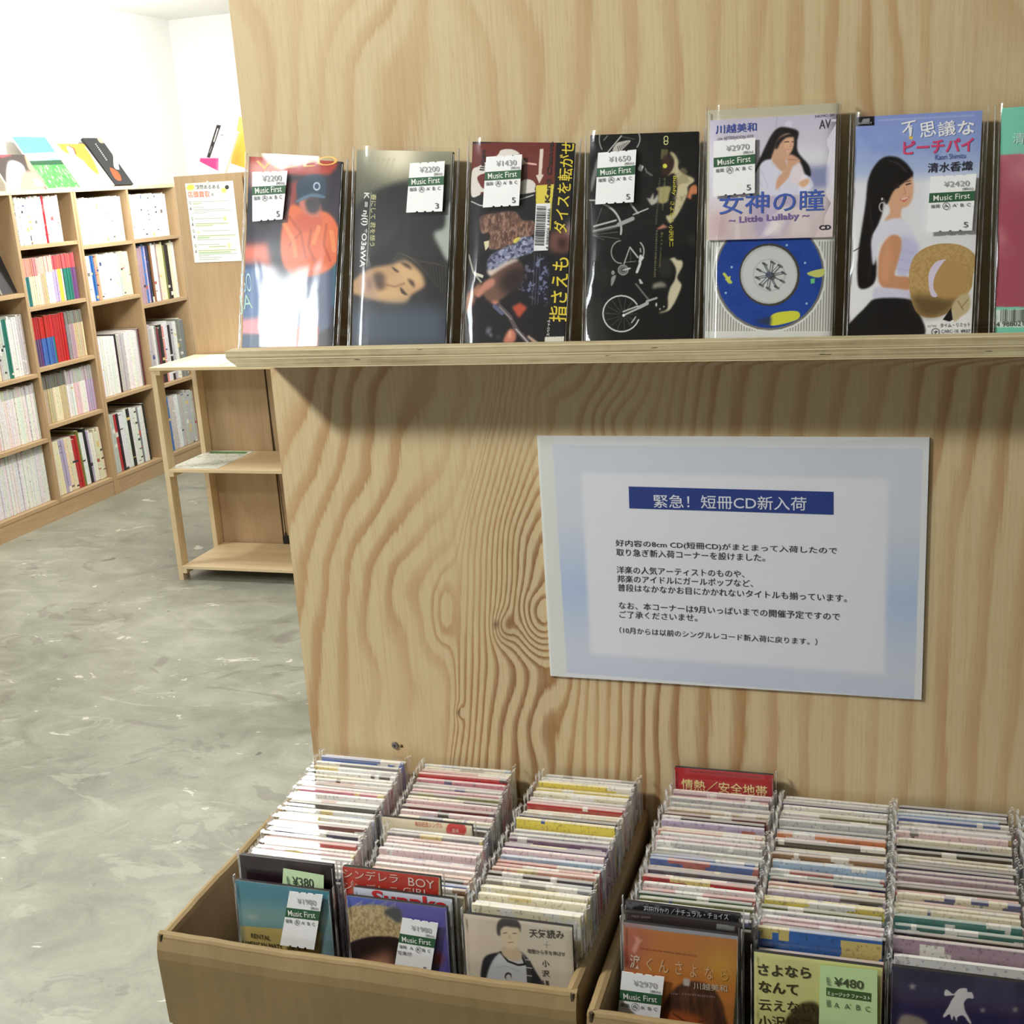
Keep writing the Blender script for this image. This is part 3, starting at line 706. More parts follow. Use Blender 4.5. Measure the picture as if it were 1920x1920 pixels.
# 3 -- maroon print with white hand shape, arrow, yellow sideways title
r3, c = led(3, -.3351, -.2478, -.3205, -.2385, 'single with maroon top, white arrow and yellow sideways title', (26, 24, 28))
c.view(860, 240, 8.3478)
c.poly([(200, 250), (1530, 180), (1500, 890), (1210, 890), (200, 1060)], (112, 48, 42))
c.poly([(210, 680), (330, 590), (600, 430), (660, 350), (800, 330), (920, 370), (1010, 480), (1030, 560), (820, 620), (480, 690), (300, 760), (330, 880), (430, 960), (800, 960), (1000, 820), (1120, 810), (1200, 870), (1190, 960), (1160, 1010), (700, 1060), (380, 1000), (330, 1050), (200, 1060)], (228, 222, 216), True)
c.line([(1020, 545), (1210, 570)], 26, (232, 190, 176)); c.line([(820, 440), (960, 415)], 12, (60, 50, 52))
c.line([(200, 1150), (340, 1215), (700, 1200), (1170, 1050)], 14, (220, 220, 222))
c.poly([(1272, 330), (1330, 328), (1300, 730), (1335, 728), (1262, 872), (1210, 738), (1250, 732)], (232, 216, 204))
c.poly([(1210, 898), (1495, 880), (1460, 1180), (1440, 1600), (1400, 1630), (1400, 1190), (1210, 1200)], (226, 208, 84))
m = c.mask([(340, 1400), (560, 1340), (860, 1310), (1000, 1440), (1180, 1470), (1180, 1640), (900, 1800), (500, 1900), (480, 1650), (360, 1640)], True, 1)
c.put(m, (120, 88, 74)); c.tex(m, (170, 134, 116), 60, 40, 4, .48, .56, .8); c.tex(m, (80, 54, 48), 60, 50, 9, .5, .58, .7)
c.ell(450, 1700, 46, 60, (38, 20, 24)); c.poly([(1440, 1640), (1700, 1560), (1770, 1500), (1750, 1920), (1430, 1920)], (112, 74, 66), True, 5); c.ell(1730, 1560, 40, 120, (190, 168, 180), 5, 6, .8); c.ell(1620, 1800, 60, 90, (52, 30, 34), 0, 5)
c.view(860, 440, 8.3478)
c.poly([(395, 110), (480, 90), (470, 190), (420, 250)], (226, 222, 184)); c.ell(920, 90, 70, 44, (220, 206, 90), -25)
m = c.mask([(470, 370), (600, 260), (900, 130), (1000, 40), (1170, 60), (1170, 260), (1000, 330), (880, 380), (640, 520), (520, 600), (450, 520)], True, 1)
c.put(m, (132, 138, 170)); c.tex(m, (58, 60, 86), 30, 70, 2, .46, .54, .85); c.tex(m, (190, 194, 216), 50, 90, 7, .55, .62, .8)
m = c.mask([(900, 620), (1150, 400), (1380, 420), (1380, 1080), (1180, 1000), (900, 820)], True, 3)
c.put(m, (28, 28, 44)); c.tex(m, (150, 158, 200), 26, 50, 12, .56, .64, .75)
c.poly([(440, 560), (520, 660), (700, 560), (930, 420), (900, 380), (760, 420), (560, 540)], (226, 208, 198), True, 2)
c.poly([(520, 640), (860, 440), (1000, 470), (980, 700), (800, 900), (620, 1040), (480, 1050), (380, 940), (330, 900), (420, 800)], (122, 88, 76), True, 2)
c.poly([(700, 600), (980, 470), (1060, 560), (1000, 820), (760, 930), (640, 800)], (46, 34, 34), True, 8)
c.poly([(250, 900), (330, 820), (440, 710), (560, 700), (540, 800), (420, 880), (330, 980), (270, 970)], (206, 140, 122), True, 2)
c.poly([(120, 960), (260, 820), (330, 760), (350, 800), (240, 960), (260, 1020), (160, 1180), (60, 1300)], (190, 136, 104), True, 3)
c.poly([(510, 1050), (600, 1030), (640, 1080), (560, 1100)], (210, 140, 122), True, 2)
c.line([(160, 320), (230, 590), (350, 740)], 26, (178, 182, 164)); c.poly([(240, 580), (390, 635), (380, 680), (235, 625)], (226, 224, 210))
c.line([(620, 1100), (800, 1280), (900, 1480), (1080, 1680)], 66, (96, 84, 88)); c.line([(560, 1120), (680, 1230)], 60, (96, 100, 130)); c.line([(640, 1130), (830, 1330)], 12, (170, 160, 166)); c.line([(900, 1480), (1090, 1690)], 18, (200, 200, 206))
c.poly([(830, 1130), (960, 1060), (1080, 1140), (940, 1310)], (190, 84, 60), soft=2)
c.poly([(700, 1690), (750, 1540), (830, 1470), (900, 1560), (860, 1690)], (206, 128, 104), True, 2); c.ell(800, 1560, 16, 70, (236, 190, 170), 5, 2)
c.ell(470, 1500, 36, 60, (150, 160, 180), 20, 3, .8); c.ell(505, 1575, 18, 22, (210, 214, 226), 0, 2); c.ell(620, 1600, 30, 20, (90, 110, 140), 0, 3)
c.poly([(1090, 1570), (1260, 1690), (1160, 1690), (1070, 1600)], (200, 170, 150), soft=1)
c.poly([(1350, 1600), (1660, 1592), (1655, 1700), (1345, 1700)], (228, 224, 212))
for k in range(3): c.line([(1190 + k * 45, 290), (1150 + k * 45, 1090)], 10, (150, 150, 166), .5)
c.tx = []
# yellow sideways title read from the bottom up (glyph tops face left)
c.text('指さえも', (1690, 1370), (1740, 360), 290, (230, 208, 60), .03)
c.text('スペシャル', (1425, 1590), (1440, 1330), 50, (230, 230, 226), .02)
c.view(860, 240, 8.3478)
c.text('ダイスを転がせ', (1700, 1660), (1830, 225), 240, (230, 208, 60), .03)
c.text('Kenji Ozawa', (1445, 1170), (1510, 215), 105, (44, 24, 24), .03).text('listen', (400, 665), (425, 345), 80, (44, 24, 28), .02)
c.flush(r3, 'cover_picture', M_ARTG)
quad(c, [(1212, 1185), (1443, 1180), (1400, 1915), (1176, 1925)], 'barcode_panel', M_WHITE, r3, -.0004)
bb = B(); r_ = random.Random(3); tpos = 1225
A = c.loc((1225, 1225)); Bq = c.loc((1190, 1845)); Cq = c.loc((1400, 1218))
t = 0.
while t < 1:
    wd = r_.choice([.008, .008, .016, .026]); p = A + (Bq - A) * t; q = A + (Bq - A) * min(1, t + wd)
    bb.box(p[0], p[0] + (Cq - A)[0] * .84, -.0007, -.0006, q[1], p[1]); t += wd + r_.choice([.01, .016, .022])
bb.build('barcode', flat((40, 42, 44), .5), r3)
c.text('4 988006 144866', (1410, 1900), (1440, 1260), 50, (50, 54, 50)); lettering(c.tx, r3, -.0008); c.tx = []
sticker(c, [(452, 460), (1012, 420), (962, 1220), (396, 1250)], '¥1430', grade=0, parent=r3)

# 4 -- black print with bicycles and cream clothing
r4, c = led(4, -.2358, -.1455, -.2262, -.1440, 'black single with bicycles turned sideways and cream clothing', (20, 20, 21))
c.view(1090, 230, 8)
G = (196, 196, 194)
c.tex(c.mask([(160, 700), (420, 700), (420, 3400), (60, 3400)], soft=10), (62, 62, 62), 3, 5, 3, .3, .7, .7)
c.arc(580, 250, 310, 300, 150, 255, 16, G, 0, .8); c.arc(560, 240, 320, 250, 290, 390, 16, G, 0, .9)
c.poly([(470, 430), (520, 320), (600, 285), (740, 270), (640, 380), (560, 450)], (196, 190, 184), True)
for k in range(7): c.line([(570 + k * 22, 430 - k * 22), (545 + k * 26, 360 - k * 12)], 10, (40, 40, 42))
c.line([(400, 440), (600, 200)], 18, G); c.line([(340, 260), (390, 200)], 14, G, .7); c.line([(600, 210), (800, 250)], 10, G, .5)
c.poly([(235, 540), (270, 520), (250, 700), (170, 1000), (140, 1020), (150, 860), (190, 700)], (130, 130, 132), True, 1)
c.poly([(845, 690), (880, 620), (935, 655), (905, 735), (860, 720)], (226, 226, 226)); c.line([(960, 690), (980, 740), (1060, 790)], 26, (140, 140, 140), .7)
c.line([(120, 1165), (230, 1165)], 20, G); c.arc(200, 1600, 400, 400, -70, 10, 30, G); c.line([(740, 1215), (850, 1360)], 26, G, .9)
c.line([(190, 1555), (520, 1465)], 26, G); c.line([(190, 1625), (560, 1540)], 30, (160, 160, 160)); c.line([(560, 1530), (770, 1440)], 60, (168, 168, 168)); c.line([(780, 1380), (1000, 1290)], 20, G)
for a, b2 in (((170, 1650), (320, 1250)), ((170, 1650), (150, 1200)), ((180, 1660), (540, 1570)), ((180, 1680), (550, 1640)), ((180, 1690), (560, 1740)), ((180, 1690), (340, 1760))): c.line([a, b2], 9, (140, 140, 140), .8)
CR = (206, 196, 160)
c.poly([(1330, 450), (1390, 460), (1450, 560), (1460, 690), (1560, 780), (1660, 820), (1695, 880), (1600, 960), (1590, 1080), (1480, 1320), (1400, 1440), (1330, 1510), (1270, 1400), (1370, 1360), (1420, 1100), (1440, 900), (1390, 760), (1290, 800), (1370, 680), (1390, 560)], CR, True, 1)
c.tex(c.mask([(1330, 450), (1460, 560), (1695, 880), (1480, 1320), (1330, 1500), (1400, 900)], True, 2), (150, 138, 104), 14, 26, 5, .5, .64, .6)
c.poly([(1600, 1080), (1640, 960), (1720, 940), (1750, 1060), (1660, 1080), (1650, 1150), (1590, 1120)], (206, 130, 88), True, 1)
c.poly([(1120, 990), (1200, 960), (1340, 960), (1320, 1080), (1290, 1190), (1180, 1210), (1140, 1130), (1160, 1040)], (168, 160, 112), True, 1)
c.poly([(980, 1120), (1030, 1140), (1080, 1050), (1090, 1150), (1140, 1080), (1150, 1180), (1060, 1240), (1020, 1200)], (186, 182, 172), True, 1)
c.poly([(1200, 400), (1300, 400), (1290, 550), (1190, 550)], (92, 90, 56)); c.poly([(1290, 480), (1370, 560), (1370, 680), (1290, 800), (1210, 780), (1210, 570)], (58, 34, 30), True, 2); c.ell(1255, 650, 34, 34, (222, 220, 80))
c.poly([(1120, 1600), (1230, 1520), (1300, 1570), (1180, 1600)], (190, 130, 104), soft=1)
c.view(1090, 430, 8)
c.arc(600, 340, 150, 170, 90, 265, 16, (170, 170, 168)); c.arc(790, 330, 150, 170, -50, 60, 18, G)
c.line([(640, 520), (720, 290)], 16, G); c.line([(730, 270), (850, 420)], 22, G); c.line([(650, 495), (820, 480)], 10, G, .7); c.line([(740, 330), (740, 490)], 8, G, .5)
c.line([(890, 400), (880, 520), (835, 640)], 40, (214, 214, 214)); c.poly([(900, 400), (945, 420), (905, 480)], (226, 226, 226)); c.line([(885, 290), (890, 340)], 22, G, .8)
c.ell(628, 610, 82, 82, (150, 150, 148)); c.ell(628, 610, 56, 56, (24, 24, 24)); c.arc(628, 610, 40, 40, 0, 360, 14, (150, 150, 150)); c.line([(640, 610), (730, 585)], 20, (220, 220, 220)); c.line([(628, 610), (628, 610)], 30, (160, 160, 160))
c.ell(475, 650, 26, 34, (150, 150, 150)); c.poly([(455, 720), (520, 690), (500, 770), (460, 850), (445, 830)], (150, 150, 146), True)
c.poly([(860, 745), (890, 750), (930, 815), (880, 815)], (200, 200, 200)); c.line([(820, 820), (1020, 1070)], 26, (110, 110, 110)); c.line([(980, 1080), (1130, 1030)], 30, (180, 180, 178))
c.arc(600, 1265, 275, 270, 20, 328, 20, (222, 222, 222))
for a in range(0, 360, 26): c.line([(625 + 50 * math.cos(math.radians(a)), 1280 + 50 * math.sin(math.radians(a))), (600 + 240 * math.cos(math.radians(a)), 1265 + 240 * math.sin(math.radians(a)))], 7, (120, 120, 120), .75)
c.line([(630, 1235), (850, 1150)], 22, G); c.line([(640, 1285), (870, 1180)], 26, G); c.ell(635, 1290, 22, 22, (230, 230, 230)); c.line([(860, 1175), (990, 1110)], 50, (180, 180, 180)); c.line([(755, 1400), (815, 1315)], 18, G)
c.poly([(1390, 420), (1440, 460), (1510, 470), (1515, 560), (1440, 720), (1500, 820), (1490, 900), (1420, 1060), (1370, 1150), (1310, 1220), (1190, 1255), (1180, 1240), (1290, 1190), (1300, 1000), (1340, 860), (1400, 760), (1420, 600), (1350, 470), (1310, 455)], (208, 200, 172), True, 1)
c.poly([(1220, 430), (1310, 440), (1360, 560), (1340, 700), (1200, 700), (1140, 560)], (44, 42, 38), True, 3); c.poly([(1070, 830), (1130, 800), (1220, 790), (1280, 860), (1130, 880), (1080, 900)], (140, 136, 124), True, 2)
c.ell(1125, 1130, 12, 30, (210, 210, 206)); c.ell(1180, 1195, 10, 12, (210, 210, 206)); c.ell(1240, 1160, 12, 12, (190, 190, 180))
c.poly([(1590, 120), (1710, 100), (1700, 230), (1600, 200)], (62, 64, 62), soft=5)
Y_ = (214, 206, 70)
c.text('小沢健二', (1312, -65), (1318, 262), 72, Y_, .01).text('恋しくて', (1195, 40), (1185, 240), 36, (150, 150, 96)).marks((1180, 270), (1160, 575), 28, (130, 130, 90))
c.view(1090, 230, 8)
c.text('Buddy', (1365, 800), (1358, 1090), 66, Y_, .004).text('さよなら', (1340, 1180), (1318, 1500), 70, Y_).text('CD', (1235, 200), (1235, 338), 76, (222, 220, 150), .02)
c.marks((1160, 830), (1100, 1540), 34, (120, 118, 90)).marks((1235, 830), (1200, 1340), 34, (150, 148, 100), .8, 2).marks((1115, 1620), (1080, 2330), 34, (150, 148, 110), .8, 3)
c.flush(r4, 'cover_picture', M_ARTG)
sticker(c, [(265, 460), (838, 410), (797, 1198), (222, 1232)], '¥1650', parent=r4)

# 5 -- square folded booklet over an exposed small disc in its ribbed tray
r5, c5 = led(5, -.1392, -.0475, -.1372, -.0440, 'wide clear sleeve holding a folded booklet above a small blue disc', (206, 208, 204), zt=1.4865, n=230, spine=(206, 208, 206), wing=.0012)
c5.view(1310, 180, 3.1475)
c5.put(c5.full(), (196, 190, 168), 1); c5.poly([(30, 850), (815, 820), (810, 1420), (20, 1430)], (222, 224, 222))
for k in range(48):
    x = 52 + k * 16; c5.line([(x + 6, 860), (x - 8, 1385)], 6, (126, 122, 116), .9)
c5.ell(418, 1050, 338, 345, (226, 228, 226)); c5.ell(418, 1052, 325, 332, (118, 116, 112))
disc = c5.mask([(418 + 312 * math.cos(t), 1050 + 320 * math.sin(t)) for t in np.linspace(0, 6.2, 40)])
c5.put(disc, (38, 72, 160)); c5.tex(disc, (28, 58, 140), 6, 10, 3, .45, .6, .5)
c5.poly([(155, 1080), (190, 1060), (180, 1110)], (210, 214, 90)); c5.line([(150, 1050), (190, 1100)], 16, (206, 212, 90)); c5.poly([(425, 1300), (480, 1275), (585, 1272), (580, 1320), (430, 1355)], (212, 216, 70), True); c5.poly([(330, 1330), (430, 1300), (425, 1355)], (50, 60, 90), soft=2)
c5.poly([(640, 1045), (735, 1020), (735, 1060), (690, 1070)], (200, 206, 110), True); c5.poly([(660, 1080), (685, 1075), (684, 1105), (662, 1108)], (110, 200, 130))
for q in ((628, 985), (637, 1225), (195, 1010), (160, 1162), (520, 880)): c5.ell(q[0], q[1], 7, 7, (150, 200, 226))
c5.ell(418, 1055, 180, 186, (70, 66, 60)); c5.ell(415, 1055, 168, 172, (190, 194, 192)); c5.ell(418, 1056, 158, 160, (206, 210, 210)); c5.ell(416, 1057, 96, 98, (186, 190, 190)); c5.ell(416, 1057, 88, 90, (208, 212, 212))
c5.flush(r5, 'disc_tray', M_ARTG)
bb = B(); hub = c5.loc((416, 1055)); kx = .0093 / 84 / 1.0 * 1.0
sc5 = np.linalg.norm(c5.loc((516, 1055)) - c5.loc((416, 1055))) / 100
bb.tube((hub[0], -.0004, hub[1]), (hub[0], -.0018, hub[1]), 20 * sc5, 14)
for k in range(10):
    a = math.radians(k * 36 + 10); p = (hub[0] + 78 * sc5 * math.cos(a), -.0012, hub[1] + 78 * sc5 * math.sin(a))
    bb.tube((hub[0], -.0012, hub[1]), p, 2.4 * sc5, 5); bb.tube((p[0], -.0006, p[2]), (p[0], -.0018, p[2]), 7 * sc5, 8)
bb.build('hub_spokes', flat((88, 96, 112), .35), r5)
bk = B(); lo = [c5.loc(p) for p in ((50, 860), (790, 825), (815, 95), (78, 155))]
bx0 = (lo[0][0] + lo[3][0]) / 2; bx1 = (lo[1][0] + lo[2][0]) / 2; bz0 = (lo[0][1] + lo[1][1]) / 2; bz1 = (lo[2][1] + lo[3][1]) / 2
book5 = B().box(bx0, bx1, -.0016, -.0004, bz0, bz1).build('booklet', flat((214, 206, 214), .5), r5)
Mb = c5.M.copy(); Mb[:3, 3] = (c5.M @ np.array([(bx0 + bx1) / 2, -.0017, bz0, 1.]))[:3]
c = Card(bx1 - bx0, bz1 - bz0, Mb, 210, (216, 208, 222)); c.view(1320, 180, 7.111)
c.grad([(0, (204, 198, 220)), (.2, (214, 208, 226)), (.55, (220, 218, 232)), (.75, (216, 204, 210)), (1, (212, 194, 198))])
c.poly([(1380, 930), (1650, 910), (1640, 1220), (1400, 1230)], (142, 148, 190), soft=4); c.poly([(1150, 700), (1680, 720), (1680, 900), (1150, 920)], (228, 228, 238), soft=8); c.line([(978, 260), (960, 420)], 10, (150, 150, 176), .6)
c.poly([(90, 1560), (310, 1560), (310, 1860), (80, 1860)], (206, 180, 186), soft=6); c.poly([(700, 1320), (1200, 1300), (1230, 1500), (1000, 1860), (700, 1860), (640, 1500)], (190, 176, 204), True, 6)
c.poly([(1010, 1480), (1200, 1460), (1000, 1860), (780, 1860)], (228, 218, 222), soft=3); c.poly([(1180, 1480), (1360, 1500), (1420, 1860), (1150, 1860)], (224, 212, 214), soft=3)
SK = (214, 170, 140)
c.poly([(685, 980), (760, 800), (900, 520), (1010, 420), (1160, 430), (1260, 480), (1240, 620), (1260, 760), (1400, 930), (1410, 1080), (1250, 960), (1150, 800), (960, 760), (880, 860), (760, 940), (690, 1020)], (30, 26, 30), True, 1)
c.poly([(900, 850), (940, 700), (1000, 560), (1110, 500), (1190, 540), (1200, 640), (1170, 740), (1120, 810), (1090, 870), (1110, 960), (1060, 1020), (960, 960)], SK, True, 1)
c.poly([(950, 700), (960, 620), (1040, 540), (1180, 500), (1200, 540), (1090, 560), (1010, 640), (980, 700)], (34, 28, 32), True, 1)
c.line([(1075, 615), (1130, 610)], 12, (60, 40, 40)); c.line([(1175, 610), (1195, 612)], 12, (60, 40, 40)); c.line([(1150, 620), (1165, 670), (1140, 680)], 8, (180, 130, 106)); c.line([(1090, 725), (1150, 715)], 16, (196, 110, 106)); c.line([(1095, 730), (1145, 722)], 6, (240, 230, 226))
c.poly([(700, 1290), (690, 1040), (780, 880), (900, 850), (990, 960), (1070, 1010), (1160, 1000), (1260, 1060), (1380, 1060), (1460, 1200), (1350, 1290), (1200, 1320), (950, 1330)], (222, 222, 240), True, 1)
c.poly([(905, 860), (1000, 860), (1090, 900), (1060, 1010), (1000, 960)], (206, 162, 134), True, 2)
for q in ([(760, 980), (820, 1120), (860, 1240)], [(1000, 1020), (1010, 1280)], [(700, 1100), (780, 1200)]): c.line(q, 14, (196, 198, 226), .7)
c.poly([(960, 1250), (980, 1100), (1090, 980), (1110, 880), (1100, 820), (1170, 780), (1280, 850), (1270, 900), (1180, 950), (1130, 1080), (1040, 1180)], (216, 168, 140), True, 1)
c.poly([(1210, 930), (1280, 890), (1330, 1000), (1340, 1110), (1250, 1180), (1160, 1160), (1150, 1080)], (234, 222, 232), True, 1); c.line([(1120, 850), (1240, 850)], 8, (170, 120, 96)); c.poly([(1260, 1160), (1380, 1100), (1400, 1160), (1320, 1220)], SK, True, 1)
BL_ = (52, 74, 158)
c.text('川越美和', (155, 510), (700, 470), 118, BL_, .012).text('c/w AFTERNOON KISS', (180, 590), (660, 555), 40, (120, 110, 120), .01).text('女神の瞳', (200, 1585), (1600, 1530), 290, (58, 88, 172), .008)
c.text('~ Little Lullaby ~', (330, 1725), (1400, 1655), 110, (120, 96, 160), .022).text('CD', (1535, 1790), (1690, 1780), 66, (40, 36, 50), .04).text('NO9C-30', (1480, 290), (1730, 270), 34, (90, 80, 96), .01).text('AV', (1535, 440), (1685, 430), 120, (70, 50, 70), .0)
c.flush(book5, 'booklet_print', M_ARTG)
for o in bpy.data.objects:
    if o.parent == book5 and o.name.startswith(('booklet_print', 'lettering')): o.matrix_local = Matrix.Translation(((bx0 + bx1) / 2, -.0017, bz0))
c5.view(1320, 180, 7.111)
sticker(c5, [(140, 615), (690, 560), (685, 1300), (135, 1345)], '¥2970', parent=r5, y=-.0040)

# 6 -- girl in a white shirt holding a straw hat
r6, c = led(6, -.0397, .0537, -.0322, .0518, 'single with a girl in white shirt holding a straw hat', (238, 238, 242))
c.view(1310, 180, 3.1475)
c.grad([(0, (140, 158, 222)), (.12, (150, 170, 226)), (.24, (178, 194, 232)), (.30, (232, 232, 240)), (1, (240, 240, 243))])
c.tex(c.mask([(910, 110), (1700, 80), (1690, 360), (910, 420)], soft=2), (120, 140, 210), 5, 14, 2, .45, .7, .35)
c.poly([(928, 124), (1038, 118), (1037, 174), (926, 180)], (22, 22, 26))
HK = (22, 18, 20)
c.poly([(1100, 360), (1180, 365), (1245, 420), (1262, 480), (1220, 520), (1130, 560), (1095, 620), (1080, 700), (1050, 780), (1020, 850), (1050, 1000), (1030, 1110), (945, 1128), (940, 950), (960, 800), (985, 640), (1000, 500), (1040, 410)], HK, True, 1)
c.line([(960, 890), (915, 915)], 6, HK); c.line([(1010, 620), (1030, 900), (1000, 1090)], 10, (60, 52, 54), .5); c.line([(1120, 380), (1180, 400), (1230, 450)], 8, (90, 84, 90), .5)
SK = (222, 174, 142)
c.poly([(1105, 600), (1130, 540), (1220, 490), (1258, 470), (1268, 530), (1262, 600), (1235, 650), (1200, 665), (1195, 720), (1210, 740), (1100, 740), (1130, 680)], SK, True, 1)
c.poly([(1095, 600), (1110, 540), (1190, 490), (1250, 440), (1262, 470), (1200, 520), (1150, 560), (1110, 640)], HK, True, 1)
c.line([(1152, 545), (1182, 538)], 8, (50, 34, 34)); c.line([(1225, 524), (1250, 516)], 8, (50, 34, 34)); c.line([(1150, 528), (1185, 518)], 5, (70, 50, 46)); c.line([(1226, 508), (1250, 500)], 5, (70, 50, 46)); c.line([(1212, 540), (1222, 575), (1208, 580)], 4, (190, 136, 110)); c.line([(1192, 610), (1215, 622), (1240, 596)], 7, (200, 90, 90)); c.line([(1198, 610), (1236, 600)], 5, (248, 244, 240)); c.ell(1190, 590, 18, 12, (228, 150, 130), 0, 4, .5)
c.arc(1083, 655, 17, 26, 60, 380, 6, (206, 206, 200)); c.ell(1082, 608, 6, 8, (220, 220, 214))
WS = (226, 226, 244)
c.poly([(1020, 860), (1050, 780), (1110, 735), (1200, 725), (1260, 800), (1300, 900), (1260, 1010), (1200, 1060), (1160, 1010), (1150, 880), (1120, 830), (1060, 880), (1050, 950), (1030, 1000), (1020, 930)], WS, True, 1)
c.poly([(1200, 830), (1300, 890), (1250, 1040), (1180, 1060), (1165, 980)], (200, 200, 232), True, 3)
for q in ([(1180, 900), (1270, 930)], [(1175, 960), (1260, 985)], [(1175, 1020), (1240, 1030)]): c.line(q, 7, (184, 184, 222), .8)
c.poly([(1090, 870), (1140, 820), (1190, 835), (1195, 900), (1170, 1000), (1160, 1060), (1240, 1070), (1250, 1140), (1130, 1150), (1065, 1100), (1060, 980), (1070, 920)], (206, 148, 112), True, 1)
c.poly([(1095, 880), (1130, 850), (1140, 1000), (1110, 1100), (1070, 1060)], (224, 166, 128), True, 4, .7)
c.poly([(1035, 1140), (1080, 1130), (1240, 1150), (1260, 1210), (1120, 1200), (1035, 1200)], (216, 214, 236), True, 1)
c.poly([(870, 1420), (990, 1240), (1060, 1195), (1240, 1200), (1290, 1260), (1310, 1430)], (28, 26, 28), True, 1)
ST = (196, 164, 108)
m = c.mask([(1240, 1060), (1265, 960), (1330, 900), (1440, 870), (1560, 885), (1635, 950), (1620, 1060), (1600, 1150), (1500, 1260), (1380, 1310), (1290, 1280), (1250, 1180)], True)
c.put(m, ST); c.tex(m, (172, 138, 84), 70, 120, 3, .46, .56, .6)
c.poly([(1260, 1180), (1340, 1180), (1480, 1200), (1530, 1190), (1470, 1270), (1380, 1305), (1300, 1285)], (96, 78, 50), True, 5, .85)
c.poly([(1380, 1150), (1375, 1060), (1410, 990), (1480, 970), (1560, 1000), (1590, 1080), (1560, 1160), (1480, 1190)], (186, 150, 96), True, 2)
c.poly([(1358, 1120), (1360, 1040), (1400, 980), (1460, 965), (1440, 985), (1395, 1060), (1385, 1130), (1408, 1180), (1375, 1180)], (222, 212, 236), True)
c.poly([(1500, 1230), (1540, 1180), (1590, 1165), (1605, 1220), (1590, 1270), (1550, 1300), (1510, 1330), (1495, 1290)], (200, 184, 146), True, 1); c.poly([(1440, 1320), (1490, 1250), (1500, 1320), (1480, 1332)], (24, 22, 24))
c.line([(1530, 1210), (1560, 1260)], 7, (150, 130, 90)); c.line([(1590, 1200), (1550, 1250)], 6, (150, 130, 90))
c.text('不', (1205, 248), (1296, 228), 92, (248, 248, 252), .02).text('思', (1308, 250), (1405, 230), 90, (248, 248, 252), .02).text('議', (1415, 244), (1518, 228), 92, (248, 248, 252), .02).text('な', (1530, 236), (1630, 222), 88, (248, 248, 252), .02)
c.text('ピーチパイ', (1205, 350), (1622, 328), 86, (222, 70, 120), .028).text('Kaori Shimizu', (1395, 378), (1575, 366), 32, (70, 84, 150), .0).text('清水香織', (1350, 454), (1615, 440), 60, (40, 40, 52), .012)
c.text('c/w', (1350, 1364), (1402, 1362), 18, (150, 150, 160)).text('タイム・リミット', (1425, 1366), (1602, 1360), 26, (50, 50, 56), .01).text('CARC-18', (1430, 1398), (1530, 1396), 20, (70, 70, 76)).text('¥937', (1545, 1397), (1602, 1395), 20, (50, 50, 56), .012)
c.text('ナ', (1385, 1408), (1412, 1407), 26, (50, 50, 56), .02).text('COMPACT', (942, 168), (1022, 164), 10, (220, 220, 224)); c.arc(1398, 1393, 23, 20, 0, 360, 5, (50, 50, 56)); c.poly([(960, 158), (970, 135), (1010, 132), (1008, 154)], (150, 150, 156))
c.marks((1060, 152), (1630, 122), 13, (206, 212, 240), .7)
c.ell(1252, 245, 12, 12, (236, 208, 80))
c.flush(r6, 'cover_picture', M_ARTG)
sticker(c, [(1368, 478), (1638, 462), (1612, 795), (1345, 806)], '¥2420', parent=r6)

# 7 -- teal and rose print cut by the picture's edge
r7, c = led(7, .0635, .1495, .0640, .1470, 'teal single with a rose picture, last on the ledge at right', (130, 214, 190), n=120)
c.view(1310, 180, 3.1475)
c.poly([(1740, 350), (2400, 320), (2400, 1245), (1725, 1245)], (176, 88, 104)); c.tex(c.mask([(1740, 350), (2400, 320), (2400, 1245), (1725, 1245)]), (206, 130, 140), 3, 6, 5, .45, .7, .9); c.ell(1900, 440, 60, 90, (226, 170, 176), 20, 10, .8)
c.poly([(1755, 1262), (2100, 1250), (2100, 1360), (1750, 1366)], (226, 236, 230))
for k in range(18): c.line([(1785 + k * 13, 1264), (1783 + k * 13, 1330)], (4, 6, 9, 4)[k % 4], (50, 56, 54))
c.text('清水', (1850, 285), (2000, 280), 70, (220, 240, 236), .0).text('4 988021', (1755, 1362), (1915, 1355), 30, (50, 56, 54))
c.flush(r7, 'cover_picture', M_ARTG)

